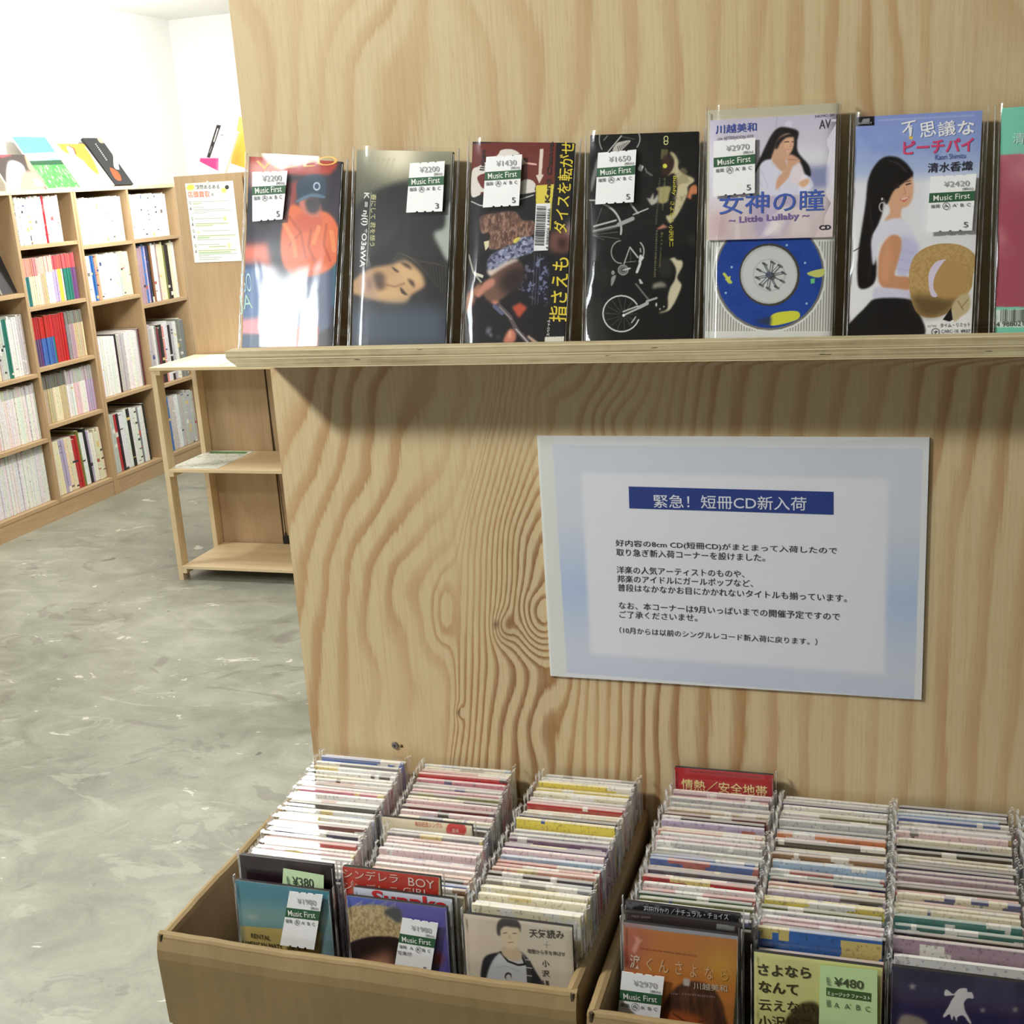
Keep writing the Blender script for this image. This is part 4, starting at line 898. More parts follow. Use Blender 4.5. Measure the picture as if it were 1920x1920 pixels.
# ------------------------------------------------------------------ table and cartons of singles
tb = thing('low_display_table', 'plywood table under the two cartons of disc singles', 'table', (0, 0, 0))
B().box(-.525, .95, .70, D - .002, .745, .763, 0, .001).build('tabletop', M_PINEX, tb)
for x in (-.50, .90):
    for y in (.72, .92): B().box(x - .02, x + .02, y - .018, y + .018, 0, .745).build('leg', M_PINE, tb)
def carton(label, x0, x1, y0, y1, zt, flapz, seed):
    t = thing('cardboard_carton', label, 'carton', ((x0 + x1) / 2, (y0 + y1) / 2, .7635)); r = random.Random(seed)
    cx, cy = (x0 + x1) / 2, (y0 + y1) / 2; hx, hy = (x1 - x0) / 2, (y1 - y0) / 2; H = zt - .7635
    B().box(-hx + .001, hx - .001, -hy + .001, hy - .001, 0, .004).build('base', M_CARTON, t)
    def wall(a0, a1, th, along_x, sgn, name, z1, fz=None):
        """a folded-over wall: profile rounded at the top, running along one side with a slightly wavy edge"""
        n = 22; prof = [(0, .0)] + [(0, z1 - th * .5)] + [(th * .5 - th * .5 * math.cos(a), z1 - th * .5 + th * .5 * math.sin(a)) for a in np.linspace(.3, math.pi - .3, 5)] + [(th, z1 - th * .5)]
        prof += [(th, z1 * .5), (th, 0)] if fz is None else [(th + .0030, z1 - .0125), (th + .0036, z1 - .020), (th + .0012, fz), (th - .003, fz), (th - .0035, z1 * .3), (th - .0035, 0)]
        V, F = [], []; k = len(prof); ph = r.random() * 6
        for i in range(n + 1):
            u = a0 + (a1 - a0) * i / n; wz = .0005 * math.sin(i * .6 + ph) + .0003 * math.sin(i * 2.3 + ph); wo = .0012 * math.sin(math.pi * i / n)
            for (o, z) in prof:
                zz = z + (wz if z > z1 * .8 else 0); off = sgn * (o + wo * (z / z1))
                V.append((u, off, zz) if along_x else (off, u, zz))
        for i in range(n):
            for j in range(k): q = i * k; jn = (j + 1) % k; F.append((q + j, q + jn, q + k + jn, q + k + j))
        F += [tuple(range(k - 1, -1, -1)), tuple(range(n * k, n * k + k))]
        o = pyd(name, V, F, [M_CARTON], t); return o
    w = wall(-hx + .001, hx - .001, .0075, True, -1, 'front_wall', H, flapz - .7635); w.location = (0, -hy + .0100, 0)
    w = wall(-hx + .001, hx - .001, .004, True, 1, 'rear_wall', H); w.location = (0, hy - .004, 0)
    w = wall(-hy + .006, hy, .0105, False, -1, 'side_wall', H); w.location = (-hx + .0105, 0, 0)
    w = wall(-hy + .006, hy, .0105, False, 1, 'side_wall', H); w.location = (hx - .0105, 0, 0)
    for sx in (-1, 1):   # torn open corners showing the dark flutes
        bb = B(); bb.tube((sx * (hx - .004), -hy + .0035, H - .010), (sx * (hx - .004), -hy + .0035, H - .0005), .0026, 7, 0, .0016); bb.build('torn_corner', flat((70, 56, 36), .9), t)
    return t
carton('brown cardboard carton with three rows of singles, at left', -.5345, -.2005, .6945, .9535, .9055, .827, 1)
carton('brown cardboard carton with wider rows, right of the first carton', -.1935, .262, .686, .9535, .899, .82, 2)

JW, JT, JH = .0825, .0032, .168
_jm = B().box(-JW / 2, JW / 2, 0, JT, 0, JH, 0, .0003).mesh('jacket'); _jm.materials.append(M_SINGLE)
def sleeve_mesh(seed):
    r = random.Random(seed); w = JW / 2; V, F, MI = [], [], []; g = .0032 + r.random() * .0012; top = JH + .003 + r.random() * .0015
    xs_ = [-w - g, -w - g * .4, -w, -w * .3, w * .3, w, w + g * .4, w + g]; ys_ = [.0026, .0004, -.0006, -.0009, -.0009, -.0006, .0004, .0026]
    zl = [.02, .09, .150, top]
    for z in zl:
        for x, y in zip(xs_, ys_): V.append((x + (.0008 * (r.random() - .5) if abs(x) > w else 0), y - .0004 * r.random() - (.0007 if z == top else 0), z + (r.random() * .0022 * (1 if abs(x) > w + g * .5 else .02) if z == top else 0)))
    for j in range(3):
        for i in range(7): q = j * 8 + i; F.append((q, q + 1, q + 9, q + 8)); MI.append(1 if i in (0, 6) else 0)
    n = len(V)   # folded seal flap along the top, joined on
    for i in range(8): V.append((xs_[i] * .985, ys_[i] + .0040, V[24 + i][2]))
    for i in range(7): F.append((24 + i, 25 + i, n + i + 1, n + i)); MI.append(0 if 0 < i < 6 else 1)
    me = bpy.data.meshes.new('clear_sleeve'); me.from_pydata(V, [], F); me.polygons.foreach_set('material_index', MI); me.update()
    me.materials.append(M_FILM); me.materials.append(M_SEAM); return me
_sm = [sleeve_mesh(k) for k in range(6)]
ONES = 'first second third fourth fifth sixth seventh eighth ninth tenth eleventh twelfth thirteenth fourteenth fifteenth sixteenth seventeenth eighteenth nineteenth'.split()
def ordn(n):
    if n <= 19: return ONES[n - 1]
    t = {2: 'twent', 3: 'thirt', 4: 'fort', 5: 'fift'}[n // 10]
    return t + 'ieth' if n % 10 == 0 else t + 'y-' + ONES[n % 10 - 1]
CN = [('white', (240, 240, 240)), ('pale grey', (200, 200, 200)), ('grey', (140, 140, 142)), ('black', (28, 26, 28)), ('red', (190, 40, 48)), ('pink', (222, 140, 160)), ('pale pink', (236, 205, 210)), ('cream', (238, 230, 200)),
      ('beige', (206, 188, 152)), ('brown', (140, 96, 54)), ('yellow', (226, 206, 80)), ('olive green', (120, 124, 64)), ('dark green', (40, 86, 60)), ('teal', (36, 120, 112)), ('pale blue', (168, 196, 224)), ('blue', (64, 110, 186)), ('navy', (40, 44, 90)),
      ('purple', (110, 76, 130)), ('lilac', (190, 176, 210)), ('orange', (214, 120, 60)), ('salmon', (224, 160, 140)), ('maroon', (110, 40, 50)), ('mauve', (176, 150, 164))]
CD_ = dict(CN)
def cname(c): return min(CN, key=lambda k: sum((a - b) ** 2 for a, b in zip(k[1], c)))[0]
GB = 'sleeved singles standing in the cartons'
def row(cart, rw, xf, xb, yf, yb, cols, dz={}, skip=()):
    n = len(cols)
    for i, cn in enumerate(cols):      # from the back to the front
        if i in skip: continue
        base = CD_[cn]; f = i / (n - 1); j = RS.rand(4)
        col = tuple(min(255, max(8, b + (j[0] - .5) * 16)) for b in base)
        o = bpy.data.objects.new('disc_single', _jm); COL.objects.link(o); o.color = tuple(lin(col)) + (1,)
        o.location = (xb + (xf - xb) * f + (j[1] - .5) * .003, yb + (yf - yb) * f, .7682 + dz.get(i, (j[2] - .5) * .004 + .001))
        o.rotation_euler = (math.radians(-3.2 + (j[3] - .5) * .6), 0, math.radians((j[0] - .5) * 1.6))
        s = bpy.data.objects.new('clear_sleeve', _sm[i % 6]); COL.objects.link(s); s.parent = o
        tag(o, '%s disc single, %s from the back, %s row of %s carton' % (cn, ordn(i + 1), rw, cart), 'cd single', GB)
w, g_, pk, pp, cr, bk, rd, nv, bl, pb, yl, bg, br, li, mv, te, gy, sa, ol, pu, mr, dg = [x for x in ('white', 'pale grey', 'pink', 'pale pink', 'cream', 'black', 'red', 'navy', 'blue', 'pale blue', 'yellow', 'beige', 'brown', 'lilac', 'mauve', 'teal', 'grey', 'salmon', 'olive green', 'purple', 'maroon', 'dark green')]
row('left', 'left', -.4415, -.4665, 0.7370, 0.9355, [w, bl, w, gy, w, w, cr, w, g_, mr, w, pk, w, g_, w, bk, w, pb, w, w, mr, w, nv, w, rd, w, pp, w, pu, w, g_, nv, li], {15: .004})
row('left', 'middle', -.3400, -.3640, 0.7385, 0.9355, [pb, cr, cr, rd, rd, pk, mv, g_, pk, ol, cr, pp, pk, mr, pp, 'cream', gy, gy, g_, g_, gy, pp, pp, w, pp, g_, pp, w, sa, sa, bl, br, cr], {3: .003, 4: .004}, skip=(18,))
row('left', 'right', -.2485, -.2505, 0.7305, 0.9355, [g_, w, g_, yl, yl, w, cr, g_, pp, rd, cr, bg, nv, g_, te, yl, g_, g_, pu, pu, pu, pp, pb, rd, rd, sa, bk, gy, gy, yl, cr, cr, w, cr], {15: .009, 3: .003, 30: .004})
row('right', 'left', -.1310, -.1345, 0.7395, 0.9300, [pp, mv, rd, g_, g_, w, bg, mr, bk, li, cr, sa, w, pp, g_, w, dg, bl, bl, br, nv, nv, rd, w, rd, dg, ol, g_, gy, bk, bk], {29: .002})
row('right', 'second', -.0420, -.0415, 0.7345, 0.9355, [w, g_, nv, w, cr, ol, mv, g_, gy, pb, 'orange', pp, bk, bg, g_, br, br, pb, w, te, nv, sa, bg, li, yl, yl, ol, g_, pp, pk, bk, bl, mr], {31: .004, 30: .001, 32: -.009})
row('right', 'third', .0475, .0490, 0.7365, 0.9355, [nv, g_, pb, bl, g_, mv, w, pp, w, cr, bk, bk, bg, cr, bk, nv, mv, mv, mv, bk, rd, cr, br, cr, cr, w, te, te, bk, mv, mv, w, bk], {26: .004, 30: .003, 32: -.014, 31: -.006})
row('right', 'fourth', .1400, .1420, 0.7365, 0.9355, [g_, dg, w, bk, g_, cr, rd, g_, w, nv, pp, g_, bl, w, bk, g_, cr, w, te, g_, pk, g_, w, gy, bk, g_, w, pp, g_, nv, w, g_])

def front(k, tl, tr, y, label, base, H=.168, dy=.010, **kw):
    TL, TR = at_y(*tl, y), at_y(*tr, y); z = (TL[2] + TR[2]) / 2; TL[2] = TR[2] = z; H = min(H, z - .769)
    BL, BR = TL - np.array([0, dy, H]), TR - np.array([0, dy, H])
    return single(label, BL, BR, TL, TR, math.hypot(H, dy), base, seed=20 + k, group=None, t=.0036, wing=.0022, **kw)
V1 = (280, 1380, 3.556)
# black single with the pale green tag, behind the teal one
r, c = front(1, (449, 1601), (624, 1624), .7385, 'black single with pale green price sticker, second in left row of left carton', (40, 26, 30)); c.view(*V1)
c.tex(c.full(), (70, 44, 48), 5, 8, 3, .5, .7, .5); c.flush(r, 'cover_picture', M_ARTG)
q = [(905, 868), (1175, 915), (1170, 1200), (890, 1150)]; pt = quad(c, q, 'price_sticker', flat((206, 232, 186), .5), r, -.0030)
pt['label'] = 'pale green price sticker'; c.text('¥380', (970, 985), (1110, 1000), 62, (70, 84, 70), .008).text('税込', (932, 975), (953, 977), 55, (70, 90, 74), .01); lettering(c.tx, pt, -.0033); c.tx = []
# teal sky cover
r, c = front(2, (441, 1648), (618, 1674), .7275, 'single with a teal sky over a tan band, front of the left row', (60, 120, 136), n=150); c.view(*V1)
c.poly([(560, 940), (1230, 1040), (1230, 1300), (540, 1250)], (66, 130, 148)); c.poly([(560, 1120), (1230, 1200), (1230, 1310), (540, 1262)], (128, 160, 158), soft=12)
c.poly([(520, 1258), (1230, 1310), (1230, 1800), (480, 1800)], (176, 158, 96)); c.poly([(1140, 1300), (1240, 1300), (1230, 1700), (1130, 1700)], (110, 140, 150), soft=3)
c.ell(690, 1205, 34, 9, (190, 196, 190), 8, 3); c.poly([(520, 960), (575, 955), (600, 1150), (650, 1400), (480, 1400)], (60, 100, 112), soft=4, a=.45)
c.text('RENTAL', (680, 1342), (808, 1362), 30, (70, 62, 40), .01).text('LATIN AMERICAN PARTY', (548, 1385), (890, 1425), 34, (60, 52, 36), .014)
for x in (960, 1000, 1038): c.ell(x, 1402 + (x - 960) * .1, 12, 22, (70, 60, 44))
c.flush(r, 'cover_picture', M_ARTG); sticker(c, [(947, 1022), (1168, 1045), (1110, 1412), (883, 1380)], '¥1980', parent=r, y=-.003, num=None)
# red cinderella cover
V2 = (620, 1580, 7.383)
r, c = front(3, (642, 1622), (825, 1648), .7415, 'red single with white katakana and BOY lettering, in the middle row', (190, 58, 44), n=110); c.view(*V2)
c.poly([(1500, 480), (1760, 480), (1760, 900), (1490, 900)], (206, 204, 130)); c.poly([(1530, 480), (1760, 480), (1760, 900), (1515, 900)], (222, 224, 214))
c.text('シンデレラ', (180, 480), (940, 560), 130, (240, 214, 200), .0).text('BOY', (1080, 590), (1440, 640), 120, (240, 216, 204), .0).text('シンデレラ', (180, 640), (940, 720), 110, (236, 206, 196), .0).text('GIRL', (1010, 700), (1370, 740), 90, (236, 206, 196), .0)
c.flush(r, 'cover_picture', M_ARTG)
# white one with red lettering
r, c = front(4, (663, 1661), (848, 1688), .7345, 'white single with big red round lettering behind the purple single', (212, 218, 234), n=110); c.view(*V2)
c.text('Sunnke', (580, 830), (1620, 960), 190, (214, 44, 52), .03); c.flush(r, 'cover_picture', M_ARTG)
# purple sky with hat
r, c = front(5, (650, 1676), (838, 1706), .7275, 'single with a straw hat on dark hair under purple sky', (96, 90, 170), n=170); c.view(*V2)
c.poly([(200, 690), (900, 700), (700, 900), (200, 920)], (78, 98, 186), soft=12)
m = c.mask([(60, 960), (240, 900), (500, 860), (760, 880), (960, 1000), (1010, 1120), (960, 1320), (700, 1300), (420, 1330), (240, 1400), (100, 1460)], True, 1)
c.put(m, (186, 164, 122)); c.tex(m, (150, 126, 90), 40, 60, 5, .45, .6, .7); c.tex(m, (214, 196, 152), 60, 90, 8, .5, .62, .7)
for k in range(26): c.line([(230 + k * 26, 960 - (k % 5) * 12), (300 + k * 24, 880 - (k % 7) * 14)], 8, (204, 186, 140), .6)
c.poly([(740, 960), (830, 900), (930, 900), (990, 990), (960, 1110), (860, 1060)], (70, 76, 78), True, 2)
c.poly([(80, 1500), (240, 1400), (460, 1320), (700, 1295), (960, 1330), (1100, 1500), (1100, 2000), (60, 2000)], (38, 28, 28), True, 1)
c.poly([(420, 1640), (600, 1560), (800, 1480), (880, 1640), (900, 2000), (380, 2000)], (150, 104, 86), True, 8); c.poly([(500, 1700), (640, 1620), (760, 1640), (840, 1800), (500, 1860)], (196, 140, 116), True, 6)
c.poly([(1440, 1500), (1560, 1540), (1520, 1700), (1420, 1700)], (150, 70, 60), soft=5); c.poly([(60, 960), (200, 700), (215, 700), (90, 1600), (30, 1600)], (210, 206, 206), a=.0)
c.flush(r, 'cover_picture', M_ARTG); sticker(c, [(1015, 1010), (1508, 1085), (1395, 1810), (898, 1725)], '¥1980', grade=1, num='5', extra='写真付', parent=r, y=-.003)
# cream single with a person in a raglan shirt
V3 = (750, 1380, 3.555)
r, c = front(6, (869, 1712), (1073, 1739), .7275, 'beige single with a person in black and white raglan shirt', (214, 204, 188), n=190); c.view(*V3)
c.poly([(380, 1160), (800, 1180), (700, 1500), (380, 1500)], (222, 204, 186), soft=20, a=.7); c.poly([(1150, 1380), (1000, 1500), (900, 1750), (1200, 1750), (1200, 1400)], (168, 160, 140), soft=2, a=.0)
c.poly([(535, 1625), (560, 1480), (650, 1442), (720, 1436), (810, 1440), (900, 1560), (935, 1700), (530, 1720)], (44, 46, 52), True, 1)
c.poly([(665, 1445), (760, 1470), (815, 1450), (850, 1560), (862, 1720), (590, 1720), (590, 1560)], (204, 206, 212), True, 1)
c.line([(672, 1440), (720, 1500), (790, 1526), (835, 1520), (812, 1460)], 15, (40, 42, 48))
c.poly([(838, 1470), (870, 1500), (885, 1720), (850, 1720)], (60, 62, 66)); [c.line([(842, 1490 + k * 26), (878, 1495 + k * 26)], 7, (200, 200, 204)) for k in range(0, 9, 2)]
c.poly([(690, 1400), (770, 1400), (815, 1455), (790, 1500), (730, 1490), (680, 1450)], (206, 184, 156), True, 1)
c.poly([(662, 1320), (668, 1270), (720, 1240), (780, 1250), (805, 1290), (798, 1350), (770, 1410), (725, 1418), (688, 1390)], (222, 204, 176), True, 1)
c.poly([(650, 1320), (645, 1270), (665, 1225), (720, 1207), (775, 1222), (803, 1260), (802, 1310), (790, 1280), (750, 1275), (700, 1268), (672, 1290), (668, 1330)], (70, 66, 66), True, 1)
c.line([(690, 1314), (712, 1310)], 6, (110, 90, 78)); c.line([(752, 1316), (776, 1314)], 6, (110, 90, 78)); c.line([(728, 1325), (732, 1348), (738, 1350)], 4, (176, 150, 126)); c.line([(722, 1374), (752, 1374)], 7, (176, 120, 104))
c.ell(722, 1600, 24, 26, (60, 60, 62)); c.ell(724, 1608, 17, 20, (204, 200, 196)); c.line([(700, 1650), (724, 1636), (750, 1660)], 6, (120, 120, 122)); c.line([(640, 1545), (700, 1530), (800, 1570)], 4, (170, 172, 178))
c.text('天気読み', (866, 1340), (1096, 1352), 62, (66, 58, 52), .03).text('暗闇から手を伸ばせ', (852, 1445), (1102, 1468), 32, (84, 74, 66), .015); c.line([(958, 1390), (1000, 1394)], 3, (110, 100, 90)); c.line([(979, 1370), (979, 1412)], 3, (110, 100, 90))
for i, ch in enumerate('小沢健二'): c.text(ch, (950, 1535 + i * 66), (998, 1537 + i * 66), 46 if ch != '二' else 30, (66, 58, 52), .02)
c.flush(r, 'cover_picture', M_ARTG)
# card in the middle row announcing a visit, with a red seal
r, c = front(7, (716, 1530), (885, 1549), .8335, 'cream single with a red round seal, raised in the middle row', (226, 214, 186), n=90); c.view(750, 1380, 3.555)
c.ell(375, 625, 68, 56, (196, 50, 48)); c.text('来日記念シングル', (100, 600), (285, 612), 34, (204, 110, 70), .02).text('金米', (348, 640), (395, 645), 28, (240, 210, 200), .01); c.flush(r, 'cover_picture', M_ARTG)
# right carton: red card at the back
V4 = (1090, 1420, 3.839)
r, c = front(8, (1265, 1437), (1450, 1455), .9475, 'red single with cream brush lettering, tallest at the back of the right carton', (170, 36, 44), n=130, H=.185); c.view(*V4)
c.text('情熱／安全地帯', (722, 228), (1338, 285), 86, (236, 216, 150), .02).marks((780, 108), (1290, 158), 20, (110, 20, 30)).flush(r, 'cover_picture', M_ARTG)
# dark one with white katakana title
r, c = front(9, (1172, 1690), (1388, 1716), .7435, 'black single with cut-off white katakana title, in the left row', (40, 38, 42), n=130); c.view(*V4)
c.tex(c.mask([(320, 1030), (1150, 1090), (1150, 1140), (320, 1090)]), (120, 120, 126), 20, 30, 4, .5, .6, .7)
c.text('石田ひかり／ナチュラル・チョイス', (450, 1112), (1060, 1172), 52, (214, 216, 222), .02).flush(r, 'cover_picture', M_ARTG)
r, c = front(10, (1171, 1707), (1387, 1735), .7380, 'dark brown single with a small catalogue number, behind the orange single', (66, 56, 56), n=110); c.view(*V4)
c.text('MKR-30003', (365, 1150), (495, 1160), 18, (170, 140, 136), .0).poly([(975, 1195), (1105, 1215), (1100, 1250), (972, 1235)], (140, 146, 144)).flush(r, 'cover_picture', M_ARTG)
# orange cover, person's hair below
r, c = front(11, (1168, 1727), (1384, 1757), .7285, 'orange single with white hiragana title, front of the right carton', (150, 152, 164), n=190); c.view(1130, 1680, 6.621)
c.poly([(235, 375), (1700, 545), (1640, 1900), (150, 1900)], (196, 124, 62)); c.poly([(235, 375), (600, 420), (420, 900), (200, 900)], (176, 96, 80), soft=14); c.poly([(225, 600), (340, 760), (430, 900), (210, 900)], (120, 56, 44), soft=6, a=.8)
c.ell(1480, 850, 190, 190, (206, 168, 60), 0, 18, .8); c.poly([(1690, 560), (1740, 560), (1640, 1900), (1600, 1900)], (74, 78, 62))
c.poly([(370, 640), (410, 560), (390, 480), (430, 520), (440, 470), (460, 530), (500, 540), (460, 590), (410, 700), (380, 700)], (214, 150, 136), True, 1)
c.poly([(760, 1330), (860, 1180), (1000, 1080), (1150, 1060), (1320, 1110), (1440, 1240), (1510, 1450), (1530, 1900), (640, 1900), (700, 1560)], (74, 50, 40), True, 2)
c.tex(c.mask([(800, 1330), (1150, 1090), (1440, 1280), (1500, 1900), (700, 1900)], True, 3), (112, 70, 48), 26, 6, 4, .45, .6, .7)
c.poly([(720, 1500), (900, 1420), (1200, 1500), (1300, 1700), (1280, 1950), (700, 1950)], (178, 92, 50), True, 6); c.line([(880, 1460), (1120, 1620)], 26, (90, 48, 34), .7); c.line([(1200, 1560), (1300, 1540)], 20, (90, 48, 34), .7)
c.text('涙', (340, 885), (468, 905), 190, (222, 200, 184), .01).text('く', (545, 915), (615, 925), 170, (226, 190, 150)).text('ん', (700, 940), (820, 955), 180, (226, 190, 150)).text('さ', (905, 965), (995, 975), 180, (226, 190, 150)).text('よ', (1090, 1000), (1170, 1010), 180, (226, 190, 150)).text('な', (1270, 1020), (1380, 1035), 170, (226, 184, 140)).text('ら', (1470, 1040), (1560, 1050), 160, (214, 170, 90))
c.text('川越美和', (1130, 1150), (1550, 1190), 95, (206, 190, 170), .01).text('c/w', (850, 1215), (940, 1224), 30, (170, 150, 150)).marks((985, 1230), (1430, 1275), 34, (150, 130, 130)).marks((470, 665), (1165, 760), 28, (110, 40, 34), .7, 4)
c.poly([(1005, 1020), (1085, 1030), (1080, 1120), (1000, 1110)], (196, 190, 186), soft=1)
c.flush(r, 'cover_picture', M_ARTG); sticker(c, [(250, 905), (775, 975), (690, 1720), (180, 1650)], '¥2970', parent=r, y=-.003, num=None)
# yellow cover with pale green tag
V5 = (1400, 1460, 3.692)
r, c = front(12, (1414, 1786), (1655, 1812), .7275, 'yellow single with black hiragana and pale green 480 sticker', (222, 222, 150), n=180); c.view(*V5)
c.poly([(370, 1560), (460, 1545), (520, 1600), (600, 1800), (250, 1800), (290, 1640)], (72, 62, 40), True, 2); c.tex(c.mask([(370, 1560), (600, 1800), (250, 1800)], True, 2), (120, 110, 80), 10, 12, 3, .5, .6, .6)
for st, x0, y0, x1, y1 in (('さよなら', 80, 1358, 448, 1385), ('なんて', 85, 1475, 360, 1500), ('云えないよ', 85, 1600, 560, 1640), ('小沢健二', 85, 1715, 460, 1735)): c.text(st, (x0, y0), (x1, y1), 92, (64, 60, 40), .03)
c.flush(r, 'cover_picture', M_ARTG)
pt = quad(c, [(510, 1270), (905, 1308), (905, 1800), (500, 1760)], 'price_sticker', flat((198, 226, 168), .5), r, -.0030); pt['label'] = 'pale green price sticker'
quad(c, [(553, 1425), (862, 1466), (860, 1525), (552, 1482)], 'green_band', flat((66, 96, 48), .5), pt, -.0032)
c.text('¥480', (606, 1415), (808, 1440), 72, (74, 86, 60), .012).text('税込', (556, 1412), (584, 1414), 70, (74, 100, 70), .01).text('ミュージック ファースト', (560, 1478), (856, 1515), 34, (222, 234, 206), .03).text('盤質', (556, 1560), (584, 1562), 60, (84, 104, 80), .02)
c.text('A', (608, 1565), (640, 1568), 42, (80, 92, 72)).text("A'", (678, 1572), (722, 1576), 42, (80, 92, 72)).text('B', (758, 1580), (786, 1584), 42, (80, 92, 72)).text('C', (822, 1590), (854, 1594), 42, (80, 92, 72)); lettering(c.tx, pt, -.0034); c.tx = []
# night-sky cover with white dancer
r, c = front(13, (1672, 1810), (1935, 1846), .7275, 'navy night-sky single with a white leaping figure, at bottom right', (40, 36, 66), n=170); c.view(*V5)
c.poly([(1060, 1380), (2000, 1480), (2000, 1900), (1040, 1900)], (50, 44, 84), soft=5); c.tex(c.full(), (70, 60, 100), 5, 5, 3, .5, .7, .5)
for x, y, s_ in ((1148, 1438, 34), (1634, 1602, 26), (1858, 1598, 28), (1275, 1568, 12), (1300, 1465, 14)):
    c.poly([(x + (s_ if i % 2 == 0 else s_ * .38) * math.sin(math.pi * i / 5), y - (s_ if i % 2 == 0 else s_ * .38) * math.cos(math.pi * i / 5)) for i in range(10)], (160, 152, 158) if s_ > 20 else (90, 84, 120), soft=1)
c.poly([(1370, 1500), (1375, 1460), (1400, 1468), (1430, 1490), (1470, 1455), (1520, 1450), (1530, 1475), (1560, 1480), (1570, 1520), (1530, 1520), (1505, 1550), (1510, 1600), (1530, 1640), (1555, 1690), (1540, 1690), (1500, 1640), (1460, 1650), (1455, 1680), (1435, 1640), (1420, 1670), (1405, 1630), (1370, 1650), (1360, 1640), (1400, 1570), (1420, 1530), (1440, 1500), (1410, 1500)], (226, 222, 226), True)
c.poly([(1070, 1640), (1160, 1640), (1240, 1680), (1260, 1760), (1050, 1760)], (150, 140, 130), True, 2)
c.flush(r, 'cover_picture', M_ARTG)

# ------------------------------------------------------------------ open shelf unit by the end panel
UX0, UX1, UY0, UY1, UT = -2.674, -1.772, 3.965, 4.286, .8385
un = thing('open_shelf_unit', 'low open pine shelf unit with three boards before the brown end panel', 'shelf unit')
for x in (UX0, UX1 - .02):
    for y in (UY0, UY1 - .047): B().box(x, x + .02, y, y + .047, 0, UT - .012).build('post', M_PINE, un)
    for z in (UT - .012, .4345, .046):
        xx = x + .02 if x < -2 else x - .018
        B().box(xx, xx + .018, UY0 + .001, UY1 - .001, z - .018, z).build('cleat', M_PINE, un)
B().box(UX0 - .002, UX1, UY0 - .004, UY1, UT - .012, UT, 0, .0006).build('shelf_board', M_PINEX, un)
B().box(UX0 + .0205, UX1 - .0205, UY0, UY1, .4345, .4465, 0, .0006).build('shelf_board', M_PINEX, un)
B().box(UX0 + .0205, UX1 - .0205, UY0, UY1, .046, .058, 0, .0006).build('shelf_board', M_PINEX, un)
def sheet(label, Mw, w, H, base, name='flyer', cat='flyer', n=90, t=.0006):
    r = thing(name, label, cat); setm(r, Mw); B().box(-w / 2, w / 2, .0, t, 0, H).build('paper', M_WHITE, r); return r, Card(w, H, Mw, n, base)
Mf = frame((-2.559, 3.984, .4474), (-2.5595, 4.282, .4474)); r, c = sheet('white flyer with green heading lying on the unit\'s middle board', Mf, .207, .297, (238, 240, 232)); c.view(270, 640, 7.111)
c.poly([(890, 1468), (1390, 1470), (1360, 1498), (865, 1496)], (96, 150, 92))
for k in range(9): c.line([(870 - k * 22, 1530 + k * 17), (1320 - k * 48, 1532 + k * 18)], 7, (130, 160, 130) if k % 3 else (90, 110, 96), .7)
c.tex(c.full(), (150, 180, 150), 14, 26, 3, .62, .66, .6); c.flush(r, 'printed_sheet')
for k, (x, y, a) in enumerate(((-2.50, 4.12, .08), (-2.27, 4.11, -.05))):
    Mf = frame((x, y - .14, UT + .0012), (x + a * .1, y + .14, UT + .0012)); r, c = sheet('white flyer on the unit\'s top board, %s' % ('nearest its left end' if k == 0 else 'right of the other flyer'), Mf, .20, .282, (244, 244, 240), n=60)
    for j in range(5): c.put(c.mask([(14, 12 + j * 13), (46, 12 + j * 13), (46, 15 + j * 13), (14, 15 + j * 13)], raw=True), (170, 190, 170), .5)
    c.flush(r, 'printed_sheet')

# ------------------------------------------------------------------ two bookcases seen end-on
EY = 4.295; gapx = at_y(497, 700, EY)[0]
def carcass(label, x0, x1, y0, y1, zt, open_neg):
    t = thing('bookcase', label, 'bookcase')
    B().box(x0, x1, y0, y0 + .018, 0, zt).build('side_panel', M_MDF, t); B().box(x0, x1, y1 - .018, y1, 0, zt).build('side_panel', M_MDF, t)
    B().box(x0, x1, y0 + .0185, y1 - .0185, zt - .018, zt).build('top_board', M_MDFH, t)
    xb = (x1 - .006, x1) if open_neg else (x0, x0 + .006)
    B().box(xb[0], xb[1], y0 + .0185, y1 - .0185, .0, zt - .0185).build('back_panel', M_MDF, t)
    for z in (.075, .36, .65, .94, 1.23): B().box(x0 + .007, x1 - .007, y0 + .0185, y1 - .0185, z - .018, z).build('shelf_board', M_MDFH, t)
    return t
carcass('brown bookcase whose plain end panel carries the poster', -2.675, gapx - .004, EY, EY + .9, 1.523, False)
carcass('brown bookcase end mostly hidden behind the plywood stand', gapx + .004, -1.70, EY, EY + .9, 1.523, True)
cb = thing('hanging_cable', 'thin black cable hanging in the gap beside the unit', 'cable')
pl = at_y(536, 1012, EY - .012)
B().tube((gapx - .001, EY - .003, .822), (pl[0], EY - .006, pl[2] + .02), .0014, 6).build('cord', M_BLACK, cb)
B().box(pl[0] - .0135, pl[0] + .0135, EY - .0165, EY - .001, pl[2] - .016, pl[2] + .016, 0, .004).build('plug', M_BLACK, cb); B().tube((pl[0], EY - .008, pl[2] + .015), (pl[0], EY - .008, pl[2] + .030), .005, 8, 0, .003).build('strain_relief', M_BLACK, cb)
